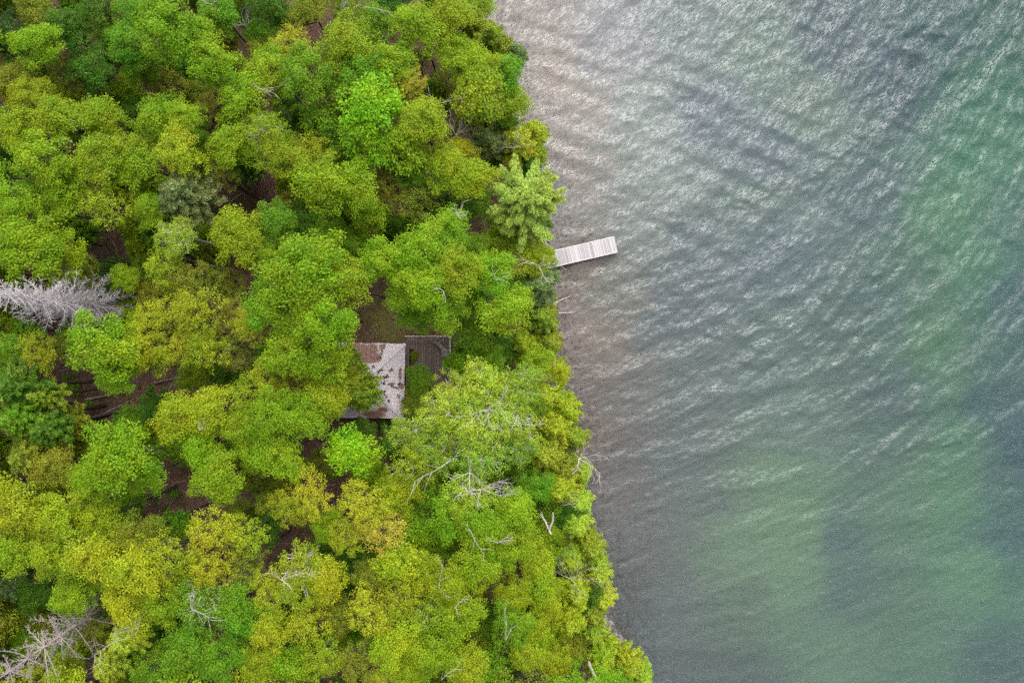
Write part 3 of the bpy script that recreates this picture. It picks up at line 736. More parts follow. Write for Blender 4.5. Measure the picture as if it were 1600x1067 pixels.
(405, 412, 30, 'leaf', 'yg', 12, 'yellow green crown beside the small dark brown hole left of the great crown'),
(400, 510, 34, 'sparse', 'yel', 13, 'yellow crown on the left shoulder of the great crown'),
(455, 548, 42, 'leaf', 'bright', 13.5, 'bright green crown lower left of the great crown'),
(512, 556, 38, 'leaf', 'bright', 13, 'bright green crown left of the top corner of the roof'),
(420, 590, 34, 'sparse', 'gold', 12, 'golden crown with brown twigs, left of the trees that cover the roof'),
(534, 600, 38, 'cedar', 'cedar', 9, 'dense dark olive cedar overhanging the left side of the roof'),
(560, 616, 27, 'cedar', 'cedar', 8, 'small olive cedar reaching farthest over the roof'),
(508, 622, 38, 'leaf', 'yg', 12, 'olive yellow crown left of the cedar over the roof'),
(534, 566, 26, 'cedar', 'cedar', 7.5, 'olive cedar against the upper left corner of the roof'),
(462, 618, 34, 'sparse', 'olive', 11.5, 'dull olive crown with brown holes left of the roof'),
(428, 650, 40, 'leaf', 'bright', 13.5, 'bright green crown lower left of the roof, upper of two'),
(480, 655, 36, 'leaf', 'bright', 12.5, 'bright green crown left of the brown patch below the roof'),
(385, 620, 34, 'sparse', 'yel', 12, 'yellow open crown left of the bright pair lower left of the roof'),
(378, 668, 32, 'leaf', 'yg', 12, 'yellow green crown left of the lower bright crown of the pair'),
(550, 704, 38, 'maple', 'vivid', 11, 'vivid light green maple standing alone below the roof'),
(572, 668, 16, 'leaf', 'deep', 6, 'small dark green tree against the lower edge of the roof'),
# grove between cabin and dock
(612, 412, 40, 'leaf', 'bright', 12.5, 'bright green crown hanging over the top of the clearing'),
(636, 462, 36, 'leaf', 'bright', 12, 'bright green crown on the right rim of the clearing'),
(664, 395, 42, 'leaf', 'bright', 13.5, 'bright green crown in the grove between clearing and pine'),
(700, 360, 36, 'leaf', 'bright', 13, 'bright green crown with the small bare top beside it, left of the dirt path'),
(716, 424, 40, 'leaf', 'yg', 13.5, 'light yellow green crown in the middle of the grove above the deck'),
(664, 446, 38, 'leaf', 'yg', 13.5, 'yellow green crown above the deck, left of the grove middle'),
(692, 476, 38, 'leaf', 'bright', 12.5, 'bright crown overhanging the upper edge of the deck'),
(650, 494, 26, 'leaf', 'bright', 10.5, 'bright crown between the clearing and the upper left of the deck'),
(738, 470, 30, 'leaf', 'green', 10, 'green crown right above the deck corner'),
(770, 425, 36, 'leaf', 'bright', 12, 'bright green crown left of the bare white branches near the dock'),
(745, 388, 24, 'leaf', 'green', 9, 'small green crown at the lower end of the dirt path'),
(826, 402, 32, 'leaf', 'yel', 9, 'yellow green tree beside the dock with the white bare branches over it'),
(855, 405, 18, 'leaf', 'yg', 5.5, 'small yellow green tree over the landward end of the dock'),
(838, 446, 34, 'pine', 'greyg', 8, 'grey green soft conifer just below the dock'),
(790, 486, 40, 'leaf', 'yg', 12, 'yellow green crown halfway between deck and shore'),
(806, 452, 24, 'leaf', 'green', 8, 'green tree beneath the bare white branches near the dock'),
(846, 496, 28, 'cedar', 'cedar', 6.5, 'olive cedar on the shore by the two sticks in the water'),
(858, 536, 22, 'cedar', 'cedar', 5.5, 'small olive cedar at the waterline right of the deck'),
(818, 540, 26, 'cedar', 'cedary', 7, 'yellow green cedar right of the deep green hollow'),
(742, 528, 34, 'maple', 'green', 8, 'green maple right of the deck railing'),
(782, 540, 28, 'maple', 'deep', 7, 'deep green maple in the hollow right of the deck'),
(728, 566, 28, 'maple', 'bright', 7, 'bright low maple against the right side of the deck'),
(768, 572, 28, 'leaf', 'green', 8, 'green low tree between the deck and the pale birches'),
(658, 596, 24, 'leaf', 'green', 4.4, 'small green tree growing between the roof and the deck'),
(648, 632, 22, 'leaf', 'olive', 4.0, 'olive bush along the right wall of the cabin'),
(836, 566, 28, 'leaf', 'yg', 7.5, 'yellow green tree close to the shore level with the cabin'),
(872, 582, 22, 'leaf', 'yel', 5, 'vivid yellow small tree leaning over the water on the shore'),
(850, 622, 26, 'cedar', 'cedary', 6.5, 'yellow cedar on the shore below the vivid yellow small tree'),
(884, 640, 26, 'cedar', 'cedary', 5.5, 'bright yellow green cedar at the waterline level with the roof bottom'),
(866, 668, 32, 'cedar', 'cedary', 7, 'broad yellow green cedar beside the pale birches'),
(897, 684, 22, 'cedar', 'cedar', 5, 'green cedar at the waterline above the bleached snag'),
(850, 712, 34, 'cedar', 'cedar', 8, 'dark green cedar left of the bleached snag on the shore'),
# pale birches
(714, 606, 34, 'birch', 'pale', 10.5, 'pale yellow green birch touching the lower right corner of the deck'),
(758, 610, 44, 'birch', 'pale', 12, 'pale birch with white limbs right of the cabin, uppermost of its group'),
(808, 604, 38, 'birch', 'paleg', 11, 'pale green birch on the shore side of the birch group'),
(700, 646, 40, 'birch', 'pale', 12, 'pale birch beside the lower right corner of the roof'),
(752, 662, 46, 'birch', 'pale', 13, 'palest birch in the middle of the birch group'),
(806, 656, 38, 'birch', 'paleg', 12, 'pale green birch right of the palest one'),
(652, 672, 36, 'birch', 'paleg', 11, 'pale green birch just below the roof'),
(694, 700, 40, 'birch', 'paleg', 11.5, 'soft green birch with long white limb at the lower left of the group'),
(752, 716, 42, 'birch', 'paleg', 12.5, 'green white limbed birch at the lower end of the group'),
(802, 700, 34, 'birch', 'paleg', 11, 'green birch left of the dark shore cedar'),
(645, 728, 38, 'birch', 'yg', 11.5, 'soft green crown right of the vivid lone maple'),
(738, 770, 38, 'birch', 'pale', 12, 'pale twiggy crown with a bare white fork at its middle'),
# lower left
(190, 712, 54, 'leaf', 'bright', 14, 'large bright green crown above the lower brown gap on the left'),
(150, 745, 38, 'leaf', 'bright', 13, 'bright green crown on the left flank of the large one'),
(232, 742, 34, 'leaf', 'bright', 12.5, 'bright green crown on the upper left rim of the lower brown gap'),
(44, 715, 38, 'pine', 'olive', 11, 'olive conifer at the left edge, lowest of the three in a column'),
(90, 730, 34, 'leaf', 'olive', 11, 'olive crown between the left conifers and the large bright crown'),
(285, 650, 40, 'leaf', 'yg', 12.5, 'yellow green crown right of the low dark conifer and logs'),
(330, 640, 38, 'leaf', 'yel', 12.5, 'yellow green crown level with the roof, a third of the way in'),
(318, 696, 36, 'leaf', 'yg', 12, 'yellow green crown above and right of the lower brown gap'),
(348, 745, 40, 'leaf', 'bright', 13, 'bright green crown on the right rim of the lower brown gap'),
(400, 705, 32, 'leaf', 'yg', 11.5, 'yellow green crown right of the bright one beside the lower brown gap'),
(440, 712, 38, 'leaf', 'bright', 12.5, 'bright green crown left of the twiggy brown patch below the cabin'),
(40, 790, 44, 'leaf', 'yel', 12.5, 'yellow olive crown at the left edge three quarters down'),
(100, 802, 40, 'leaf', 'yel', 12.5, 'yellow olive crown second in from the left edge, three quarters down'),
(165, 812, 36, 'leaf', 'yg', 12, 'green crown below the large bright crown on the left'),
(30, 858, 40, 'leaf', 'yg', 12, 'yellow green crown at the left edge above the dark hollow'),
(92, 868, 38, 'leaf', 'yg', 12.5, 'yellow green crown above the dark hollow near the left edge'),
(10, 918, 24, 'pine', 'greyg', 9, 'grey green conifer cut by the left edge above the leaning dead tree'),
(60, 925, 30, 'leaf', 'deep', 8.5, 'dark green crown directly above the bare dead tree in the lower left'),
(152, 868, 40, 'leaf', 'yel', 13.5, 'yellow crown left of the golden pair in the lower left'),
(212, 838, 38, 'leaf', 'olive', 12, 'olive green crown under the lower brown gap'),
(216, 888, 42, 'leaf', 'yel', 13.5, 'rounded yellow crown below the olive green one'),
(270, 868, 40, 'sparse', 'yel', 13, 'yellow oak crown left of the peach tinted oak'),
(332, 826, 40, 'sparse', 'gold', 13.5, 'golden oak crown with a peach coloured patch'),
(382, 834, 34, 'sparse', 'yel', 12.5, 'yellow crown left of the small dark gap in the lower middle'),
(330, 880, 40, 'sparse', 'yel', 13, 'yellow crown directly below the golden oak'),
(384, 886, 32, 'sparse', 'olive', 12, 'olive yellow crown right of the yellow ones in the lower left'),
(118, 925, 34, 'leaf', 'yg', 11.5, 'yellow green crown at the upper right tip of the bare dead tree'),
(210, 948, 40, 'leaf', 'yel', 12.5, 'yellow olive crown right of the bare dead tree'),
(262, 936, 38, 'leaf', 'yg', 12.5, 'yellow green crown between olive and mid green ones, lower left'),
(318, 942, 44, 'birch', 'green', 13, 'mid green tree with bare white twigs in the lower left'),
(372, 948, 38, 'leaf', 'green', 12.5, 'mid green crown right of the twiggy mid green tree'),
(300, 1008, 42, 'leaf', 'green', 12, 'mid green crown near the lower edge, lower left'),
(352, 1020, 38, 'leaf', 'green', 12, 'green crown near the lower edge right of the mid green one'),
(252, 1040, 34, 'leaf', 'green', 11, 'green crown on the lower edge right of the pale fir'),
(196, 1002, 26, 'pine', 'pale', 12, 'pale yellow fir with grey bare shoots in the lower left'),
(168, 1044, 28, 'pine', 'pale', 11, 'pale yellow green fir on the lower edge'),
(112, 1052, 26, 'leaf', 'olive', 9, 'olive tree on the lower edge beside the bare dead tree'),
(150, 985, 24, 'leaf', 'olive', 8, 'low olive tree under the branches of the bare dead tree'),
# lower middle
(490, 772, 36, 'sparse', 'gold', 12.5, 'golden brown crown below the twiggy brown patch'),
(455, 790, 32, 'sparse', 'yel', 12, 'yellow crown above the small dark gap in the lower middle'),
(568, 788, 38, 'sparse', 'gold', 13, 'golden peach crown below the vivid lone maple'),
(600, 828, 38, 'sparse', 'peach', 12.5, 'peach coloured crown, the most orange in the lower middle'),
(548, 832, 34, 'sparse', 'yel', 12, 'yellow crown left of the peach coloured one'),
(620, 772, 36, 'leaf', 'yg', 11.5, 'yellow green crown right of the golden peach one'),
(512, 818, 28, 'leaf', 'yg', 11, 'yellow green crown right of the small dark gap in the lower middle'),
(466, 890, 46, 'birch', 'yg', 13, 'green crown with a white bare limb across it, lower middle'),
(510, 906, 34, 'leaf', 'yel', 12.5, 'yellow crown right of the one crossed by a white limb'),
(424, 922, 36, 'sparse', 'yel', 12.5, 'yellow crown with peach flecks left of the lower middle'),
(545, 872, 32, 'leaf', 'deep', 9, 'deep green dip between yellow crowns in the lower middle'),
(622, 878, 32, 'maple', 'yel', 12.5, 'bright lime maple with whitish young leaves in the lower middle'),
(584, 902, 30, 'leaf', 'olive', 11, 'olive green crown below the lime maple on its left'),
(656, 888, 32, 'leaf', 'yg', 11.5, 'yellow green crown right of the lime maple'),
(632, 928, 38, 'sparse', 'yel', 12.5, 'yellow crown directly below the lime maple'),
(582, 956, 40, 'sparse', 'gold', 12.5, 'golden crown near the lower edge in the middle'),
(530, 960, 32, 'leaf', 'olive', 10.5, 'dark olive crown near the lower edge in the middle'),
(480, 972, 36, 'sparse', 'gold', 12, 'golden brown crown with twigs near the lower edge'),
(420, 980, 34, 'leaf', 'yel', 12, 'yellow green crown near the lower edge, right of the mid green ones'),
(450, 1030, 36, 'leaf', 'bright', 11, 'bright green crown on the lower edge'),
(402, 1036, 32, 'leaf', 'yg', 11.5, 'yellow green crown on the lower edge left of the bright green one'),
(510, 1024, 34, 'sparse', 'yel', 12, 'yellow open crown on the lower edge right of the bright green one'),
(560, 1030, 34, 'sparse', 'olive', 12, 'olive open crown on the lower edge in the middle'),
(618, 1000, 38, 'leaf', 'yel', 12.5, 'yellow crown just above the lower edge in the middle'),
(640, 1045, 30, 'leaf', 'yg', 11.5, 'yellow green crown on the lower edge left of the golden one'),
(602, 1048, 26, 'sparse', 'gold', 12, 'golden small crown cut by the lower edge'),
(668, 960, 34, 'birch', 'yg', 12, 'green crown beside the forked white twigs in the lower middle'),
(680, 1016, 40, 'leaf', 'yg', 12, 'yellow green crown near the lower edge with a white stick in it'),
(730, 1038, 34, 'leaf', 'yel', 12, 'yellow crown on the lower edge left of the dark slit'),
# lower right forest
(705, 800, 38, 'leaf', 'bright', 11.5, 'bright green crown below the pale twiggy crown'),
(660, 770, 30, 'leaf', 'green', 9.5, 'green crown in the shade between golden and pale crowns'),
(660, 828, 34, 'maple', 'bright', 9.5, 'bright maple in the dip right of the peach coloured crown'),
(696, 858, 30, 'leaf', 'green', 8.5, 'green low crown left of the slanting white twigs'),
(752, 822, 38, 'leaf', 'bright', 12, 'bright crown between two sets of bare white twigs'),
(800, 798, 36, 'leaf', 'yg', 11.5, 'yellow green crown left of the leaning bare trunk'),
(800, 850, 36, 'leaf', 'yg', 11, 'yellow green crown below the leaning bare trunk on its left'),
(838, 762, 28, 'leaf', 'green', 8.5, 'green tree at the foot of the leaning bare trunk'),
(872, 766, 30, 'cedar', 'cedary', 8, 'yellow topped cedar right above the leaning bare trunk'),
(908, 742, 20, 'cedar', 'cedary', 5, 'yellow green cedar at the waterline under the bleached snag'),
(902, 786, 24, 'cedar', 'pale', 5.5, 'pale olive cedar on the shore, upper half of a pale pair'),
(898, 822, 28, 'cedar', 'pale', 6.5, 'pale khaki cedar on the shore right of the leaning bare trunk'),
(742, 880, 38, 'leaf', 'yg', 12, 'yellow green crown near three bare twig clusters, lower right forest'),
(700, 912, 34, 'leaf', 'yg', 12.5, 'yellow green crown left of the yellow green one by the twig clusters'),
(718, 958, 38, 'leaf', 'yg', 12, 'rounded yellow green crown left of the dark slit near the bottom'),
(786, 900, 28, 'sparse', 'olive', 9, 'olive open crown above the dark slit near the bottom'),
(838, 880, 30, 'leaf', 'yel', 9, 'lime yellow tree left of the grey twiggy bush on the shore'),
(802, 928, 28, 'leaf', 'yg', 9.5, 'yellow green tree right of the dark slit near the bottom'),
(850, 924, 30, 'leaf', 'yel', 9, 'bright yellow tree below the lime yellow one'),
(800, 972, 34, 'leaf', 'green', 10, 'green crown with a white stem standing in it near the bottom'),
(764, 988, 22, 'leaf', 'green', 7, 'small green tree under the dark slit near the bottom'),
(842, 980, 30, 'leaf', 'yg', 9, 'yellow green tree near the bottom, right of the white stem'),
(822, 1020, 28, 'leaf', 'yel', 9.5, 'strong yellow tree near the lower edge of the shore forest'),
(770, 1040, 32, 'maple', 'green', 9, 'green maple on the lower edge right of the yellow crown'),
(866, 1034, 28, 'leaf', 'yel', 8.5, 'yellow tree on the lower edge left of the leaning pale trunk'),
(892, 876, 26, 'cedar', 'cedary', 6, 'yellow green cedar among the grey twigs on the shore'),
(922, 856, 26, 'cedar', 'cedar', 5.5, 'green cedar on the shore above the grey twigs'),
(934, 896, 26, 'cedar', 'pale', 5, 'pale yellow cedar at the waterline in the lower part'),
(940, 936, 24, 'cedar', 'pale', 4.5, 'pale cedar at the waterline with twigs reaching over the lake'),
(898, 926, 28, 'cedar', 'cedary', 6.5, 'yellow green cedar below the grey twiggy bush'),
(890, 968, 32, 'pine', 'cedary', 7.5, 'broad feathery yellow conifer near the bottom shore'),
(926, 990, 24, 'cedar', 'cedar', 5.5, 'green cedar on the shore above the bottom group'),
(938, 1032, 30, 'cedar', 'cedary', 6, 'yellow green cedar on the lower edge right of the leaning pale trunk'),
(980, 1040, 26, 'cedar', 'cedary', 4.5, 'lowest yellow green cedar of the shore, over the water'),
(1002, 1062, 22, 'cedar', 'pale', 4, 'pale cedar in the last corner of the shore at the lower edge'),
]
OPEN = [(168, 388, 36), (195, 402, 16), (105, 600, 26), (155, 645, 34), (195, 628, 20), (272, 592, 26), (392, 308, 30), (350, 312, 20), (382, 60, 20), (318, 205, 12), (274, 775, 36), (240, 792, 14),
        (396, 425, 20), (588, 505, 30), (575, 528, 20), (610, 518, 24), (594, 472, 12), (440, 836, 22), (474, 832, 14), (500, 700, 20), (768, 358, 12), (764, 934, 14), (676, 100, 10), (890, 853, 10), (608, 560, 22), (616, 610, 24), (668, 548, 26), (604, 640, 18)]
for row in T:
    px, py, r_, kind, col, zc, lab = row
    for (gx, gy, gr) in OPEN:      # keep the openings of the canopy open
        d_ = math.hypot(px - gx, py - gy); ov = r_ * 1.0 + gr * (.9 if 560 < gx < 680 else .72) - d_
        if zc > 6 and 0 < ov < r_ * 1.2 and d_ > 1:
            px += (px - gx) / d_ * ov * .45; py += (py - gy) / d_ * ov * .45; r_ -= min(ov * .4, r_ * .25)
    plant(px, py, r_, kind, col, zc, lab)

# gaps of the canopy where the floor shows: (px, py, radius px)
GAPS = OPEN + [(170, 385, 34), (150, 400, 26), (195, 400, 20), (100, 600, 30), (150, 640, 36), (200, 625, 24), (130, 580, 20), (270, 592, 30), (236, 600, 20), (392, 308, 32), (352, 312, 26), (425, 305, 18),
        (382, 62, 24), (318, 205, 16), (272, 772, 34), (300, 745, 18), (246, 792, 18), (390, 420, 18), (400, 438, 16), (590, 492, 50), (560, 520, 26), (612, 525, 26),
        (440, 838, 24), (470, 832, 16), (505, 690, 18), (490, 725, 14), (390, 770, 18), (768, 362, 14), (764, 340, 10), (762, 932, 18), (768, 1014, 12), (890, 855, 14),
        (680, 110, 12), (712, 160, 16), (574, 650, 30), (600, 590, 60), (670, 545, 40), (640, 650, 20), (540, 665, 22), (690, 560, 24), (400, 770, 14), (85, 480, 26), (270, 1000, 8)]
def in_gap(px, py, m=1.0): return any(math.hypot(px - a, py - b) < r * m for a, b, r in GAPS)
fr = random.Random(5)
# understorey: lower trees between the crowns, shared label as nothing tells them apart
HIDDEN = {0, 1, 2, 3, 4, 5, 6, 7, 8, 9, 10, 11, 12, 13, 14, 15, 16, 17, 18, 19, 20, 21, 22, 30, 34, 39, 40, 41, 46, 47, 48, 56, 60, 66, 68, 69, 72, 73, 74, 77, 80, 82, 83, 87, 88, 95, 100, 106, 111, 113, 117, 128, 130, 135, 137, 142, 143, 145, 149, 156, 164, 168, 175, 180, 183, 184, 185, 186, 191, 195, 196, 198, 201, 210, 221, 235, 236, 239, 244, 248, 249, 251, 252, 253, 255, 256, 257, 258, 260, 261, 262, 263, 265, 266, 268, 269, 271, 272, 273, 274}   # places where a taller crown covers the understorey completely
CW = dict(green='green', deep='dark green', yg='yellow green', olive='olive')
KW = dict(leaf='understorey tree', maple='large leaved understorey tree', cedar='feathery understorey tree')
PREP = {'of', 'at', 'in', 'on', 'above', 'below', 'under', 'beside', 'between', 'with', 'near', 'among', 'right', 'left', 'directly', 'just', 'from', 'over', 'touching', 'standing', 'by', 'that', 'where', 'around',
        'hanging', 'leaning', 'joined', 'tucked', 'crossed', 'and', 'the', 'a', 'to', 'its', 'along', 'across'}
used_labels = set(t[6] for t in T)
def short(lab, n):
    ws = lab.replace(',', '').split()
    if len(ws) <= n: return ' '.join(ws)
    ws = ws[:n + 1]
    # cut back to the last place where a phrase ends
    i = n
    while i > 2 and ws[i] not in PREP: i -= 1
    ws = ws[:i]
    while len(ws) > 2 and ws[-1] in PREP: ws.pop()
    return ' '.join(ws)
def under_label(px, py, kind, col):
    near = sorted(T, key=lambda t: math.hypot(px - t[0], py - t[1]))[:7]
    for t in near:
        dx, dy = px - t[0], py - t[1]
        for d_ in ((('right of' if dx > 0 else 'left of') if abs(dx) > abs(dy) else ('below' if dy > 0 else 'above')), ('below' if dy > 0 else 'above') + (' and right of' if dx > 0 else ' and left of')):
            head = 'low %s %s %s the' % (CW[col], KW[kind], d_)
            s_ = head + ' ' + short(t[6], 16 - len(head.split()))
            if s_ not in used_labels:
                used_labels.add(s_); return s_
    return None
UL = 'low shaded green tree in the understorey, filling in between taller crowns'
k = 0
yy = -20
while yy < 1100:
    xx = -30
    while xx < 1010:
        px = xx + fr.uniform(-9, 9); py = yy + fr.uniform(-9, 9); xx += 34
        best = min((math.hypot(px - t[0], py - t[1]) / t[2] for t in T))
        z = fr.uniform(4.5, 7.5)
        q = P(px, py, z)
        sdq = float(shore_sd(np.array([q.x]), np.array([q.y]))[0])
        if best < .82 or sdq > -.9 or in_gap(px, py, 1.15): continue
        if in_gap(px + (800 - px) * .03, py + (533 - py) * .03, 1.1): continue
        rr_, kk_, cc_ = fr.uniform(24, 30), fr.choice(['leaf', 'leaf', 'maple', 'cedar']), fr.choice(['green', 'deep', 'green', 'yg', 'olive'])
        if k not in HIDDEN:
            plant(px, py, rr_, kk_, cc_, z, under_label(px, py, kk_, cc_) or UL, 'shaded understorey trees', .08)
        k += 1
    yy += 34
# the forest runs on beyond the frame
OL = 'tree of the forest that continues outside the frame'
for (x0, x1, y0, y1) in ((-230, -50, -190, 1250), (-50, 700, -190, -30), (-50, 960, 1100, 1250)):
    y = y0
    while y < y1:
        x = x0
        while x < x1:
            px = x + fr.uniform(-14, 14); py = y + fr.uniform(-14, 14); x += 88
            z = fr.uniform(10, 13); q = P(px, py, z)
            if float(shore_sd(np.array([q.x]), np.array([q.y]))[0]) > -1.5: continue
            plant(px, py, fr.uniform(48, 60), fr.choice(['leaf', 'leaf', 'sparse', 'maple']), fr.choice(['yg', 'bright', 'green', 'yel', 'olive']), z, OL, 'trees beyond the frame')
        y += 84
print('understorey', k)

# ------------------------------------------------------------------ dead trees and snags
def dead_spruce(px, py, h, R, label, seed, whorls, lean=(0, 0), tw=1.0, mat='dead'):
    """standing dead conifer, base where the pixel of the ground is; whorled bare branches with hanging twigs"""
    r = random.Random(seed); p = P(px, py, 1); g0 = gz(p.x, p.y)
    root = thing('dead_spruce', label, 'dead tree', (p.x, p.y, g0))
    tb = MB(); top = Vector((lean[0], lean[1], h))
    ax = lambda t: Vector((top.x * t * t, top.y * t * t, h * t))
    tb.tube([ax(t / 8) - Vector((0, 0, .2 if t == 0 else 0)) for t in range(9)], [.17 * (1 - t / 8) ** .8 + .015 for t in range(9)], 8)
    tb.build('trunk', M[mat], root, smooth=True)
    for wk in range(whorls):
        t = .26 + .72 * wk / (whorls - 1); c = ax(t); n = r.randint(7, 9)
        L0 = R * (1 - (max(t - .3, 0) / .72) ** 1.5 * .75) * (.75 if t < .4 else 1)
        bb = MB()
        for k in range(n):
            a = 6.283 * k / n + r.uniform(-.35, .35) + wk * .7; L = L0 * r.uniform(.6, 1.12)
            dirv = Vector((math.cos(a), math.sin(a), r.uniform(-.05, .3))); side = Vector((-math.sin(a), math.cos(a), 0))
            pts = [c]; q = c.copy(); dd = dirv.copy()
            for i in range(6):
                dd = (dd + Vector((r.uniform(-.16, .16), r.uniform(-.16, .16), .06))).normalized(); q = q + dd * L / 6; pts.append(q.copy())
            bb.tube(pts, [.036, .033, .028, .023, .018, .013, .007], 5)
            for i in range(1, 7):
                for sgn in (-1, 1):
                    for rep in range(2):
                        if r.random() < .18: continue
                        s0 = pts[i - 1].lerp(pts[i], r.random()); l = L * .30 * r.uniform(.5, 1.25) * (1.15 - i / 9) * tw
                        e = (side * sgn * r.uniform(.5, 1) + dirv * r.uniform(.35, 1) + Vector((0, 0, r.uniform(-.55, .3)))).normalized()
                        m1 = s0 + e * l * .5; e2 = (e + Vector((r.uniform(-.4, .4), r.uniform(-.4, .4), r.uniform(-.3, .3)))).normalized(); m2 = m1 + e2 * l * .5
                        bb.tube([s0, m1, m2], [.016, .013, .006], 3)
                        if r.random() < .6: bb.tube([m1, m1 + (e2.cross(Vector((0, 0, 1))) * sgn * .5 + e).normalized() * l * .45], [.011, .005], 3)
        bb.build('branch_whorl', M[mat], root)
    return root

def snag(name, label, cat, base, pts_list, mat='deadwhite', group=None, parts=('trunk', 'limb')):
    """bare tree given by its stem and limbs as pixel polylines with heights: [[(px,py,z)...], radius]"""
    g0 = base; root = thing(name, label, cat, g0, 0, group)
    org = Vector(g0)
    for i, (pl, r0) in enumerate(pts_list):
        pts = [P(*q) - org for q in pl]; sm = []
        for a, b in zip(pts[:-1], pts[1:]):
            for j in range(3):
                t = j / 3; o_ = Vector((tr_rng.uniform(-1, 1), tr_rng.uniform(-1, 1), tr_rng.uniform(-1, 1))) * (b - a).length * .02 * (1 if j else 0)
                sm.append(a.lerp(b, t) + o_)
        sm.append(pts[-1]); n = len(sm)
        MB().tube(sm, [r0 * (1 - .75 * (k / (n - 1))) for k in range(n)], 6).build(parts[0] if i == 0 else parts[1], M[mat], root, smooth=True)
    return root
def limbs(r, px, py, z, ang, ln, depth=2, rad0=.05, spread=.7):
    """a branching set of polylines in pixel space, for bare limbs"""
    out = []
    pts = [(px, py, z)]; a = ang; x, y, zz = px, py, z; n = 4
    for i in range(n):
        a += r.uniform(-.17, .17); x += math.cos(a) * ln / n; y -= math.sin(a) * ln / n; zz += r.uniform(.0, .35) * ln / 30; pts.append((x, y, zz))
        if depth > 0 and i >= 0 and r.random() < .8:
            s = r.choice((-1, 1)); out += limbs(r, x, y, zz, a + s * spread * r.uniform(.6, 1.2), ln * r.uniform(.4, .65), depth - 1, rad0 * .6, spread)
    return [(pts, rad0)] + out

dead_spruce(236, 484, 18, 3.1, 'tall pale grey dead spruce lying across view from the left edge, all bare twigs', 3, 19, (.2, .1))
dead_spruce(222, 908, 17, 3.3, 'bare grey dead tree with curving branches in the lower left corner', 8, 9, (-.3, -.5), .8, 'deadbrown')

def bare(label, px, py, z, stems, seed, rad0=.06, cat='dead tree', mat='deadwhite', name='bare_snag', depth=2, foot=None, spread=.7):
    r = random.Random(seed); foot = foot or (px, py)
    w0 = P(foot[0], foot[1], z) ; g0 = gz(w0.x, w0.y)
    rad0 *= .6; pl = []
    base = (w0.x, w0.y, g0 - .1)
    # trunk from the ground up to z, then limbs; pixels of the trunk foot follow from the same ground position
    fx = 800 + w0.x / (S * (H - g0) / H); fy = 533.5 - w0.y / (S * (H - g0) / H)
    mx = (fx + px) / 2; my = (fy + py) / 2
    pl.append(([(fx, fy, g0 - .1), (mx, my, z / 2), (px, py, z)], rad0 * 1.5))
    for (dx, dy, ang, ln) in stems:
        L = limbs(r, px + dx, py + dy, z, rad(ang), ln, depth, rad0, spread); pl += [([(px, py, z - .05)] + L[0][0], L[0][1])] + L[1:]
    return snag(name, label, cat, base, pl, mat)

bare('upper white snag with an angular bare limb, beside the brown tinged low tree', 683, 163, 10.5, [(0, 0, 20, 44), (0, 0, 120, 22)], 1, .075, depth=1)
bare('lower white snag shaped like a bowl of bare limbs near the upper shore', 712, 212, 10, [(0, 0, 30, 32), (0, 0, 110, 32), (0, 0, 60, 20)], 2, .07, depth=2)
bare('grey upright dead stem between the two white snags', 722, 158, 12.5, [(0, 0, 70, 12), (0, 0, 125, 12)], 3, .05, mat='dead', depth=0, foot=(720, 188))
bare('thin grey dead pole right of the two white snags', 731, 168, 13, [(0, 0, 80, 8)], 4, .04, mat='dead', depth=0, foot=(729, 184))
bare('small bare grey top left of the dirt path', 716, 338, 15.0, [(0, 0, 60, 24), (0, 0, 110, 16), (0, 0, 20, 12)], 5, .05, depth=1)
bare('bleached bare tree reaching over the landward end of the dock', 842, 416, 11, [(0, 0, 145, 34), (0, 0, -60, 26), (0, 0, 50, 22), (0, 0, 12, 30)], 6, .065, depth=1)
bare('bleached dead snag stretching bare limbs over the water on the lower shore', 904, 716, 7.5, [(0, 0, 15, 34), (0, 0, -22, 40), (0, 0, 50, 20), (0, 0, -95, 18)], 7, .065, depth=2, foot=(898, 712))
bare('white forked bare limbs in the middle of the pale twiggy crown', 752, 764, 15.5, [(0, 0, 30, 38), (0, 0, -30, 38), (0, 0, -100, 22), (0, 0, 5, 30), (0, 0, 190, 30)], 8, .055, depth=2)
bare('white bare limbs crossing the green birch below the palest one', 734, 738, 15.2, [(0, 0, 205, 36), (0, 0, -85, 26), (0, 0, 95, 22), (0, 0, -40, 24)], 9, .05, depth=1)
bare('long white limb lying over the soft green birch', 700, 722, 14.0, [(0, 0, 212, 60), (0, 0, 40, 20)], 10, .055, depth=1)
bare('white limbs showing through the palest birch', 762, 640, 15.6, [(0, 0, 40, 34), (0, 0, 200, 34), (0, 0, -70, 24), (0, 0, -10, 40)], 11, .045, depth=2)
bare('white limbs on the birch right of the palest one', 830, 665, 13.6, [(0, 0, 170, 34), (0, 0, 15, 22)], 12, .045, depth=1)
bare('slanting white twigs above the deep dip in the lower right forest', 738, 835, 13.4, [(0, 0, -60, 34), (0, 0, 120, 16)], 13, .045, depth=1)
bare('small spray of white twigs right of the slanting ones', 778, 848, 13.2, [(0, 0, 40, 26), (0, 0, 160, 16), (0, 0, 15, 20)], 14, .045, depth=1)
bare('forked white twigs between yellow green crowns, lower middle', 686, 918, 13.6, [(0, 0, 75, 44), (0, 0, -50, 18)], 15, .045, depth=1)
bare('little white twig fork right of the rounded yellow green crown', 712, 948, 13.4, [(0, 0, 55, 22), (0, 0, -75, 16)], 16, .04, depth=1)
bare('white slender stem standing in the green crown near the bottom', 790, 1000, 11.5, [(0, 0, 88, 46), (0, 0, 60, 20)], 17, .05, depth=1, foot=(788, 1004))
bare('white stick in the yellow green crown near the lower edge', 690, 1062, 13.4, [(0, 0, 55, 34)], 18, .045, depth=1)
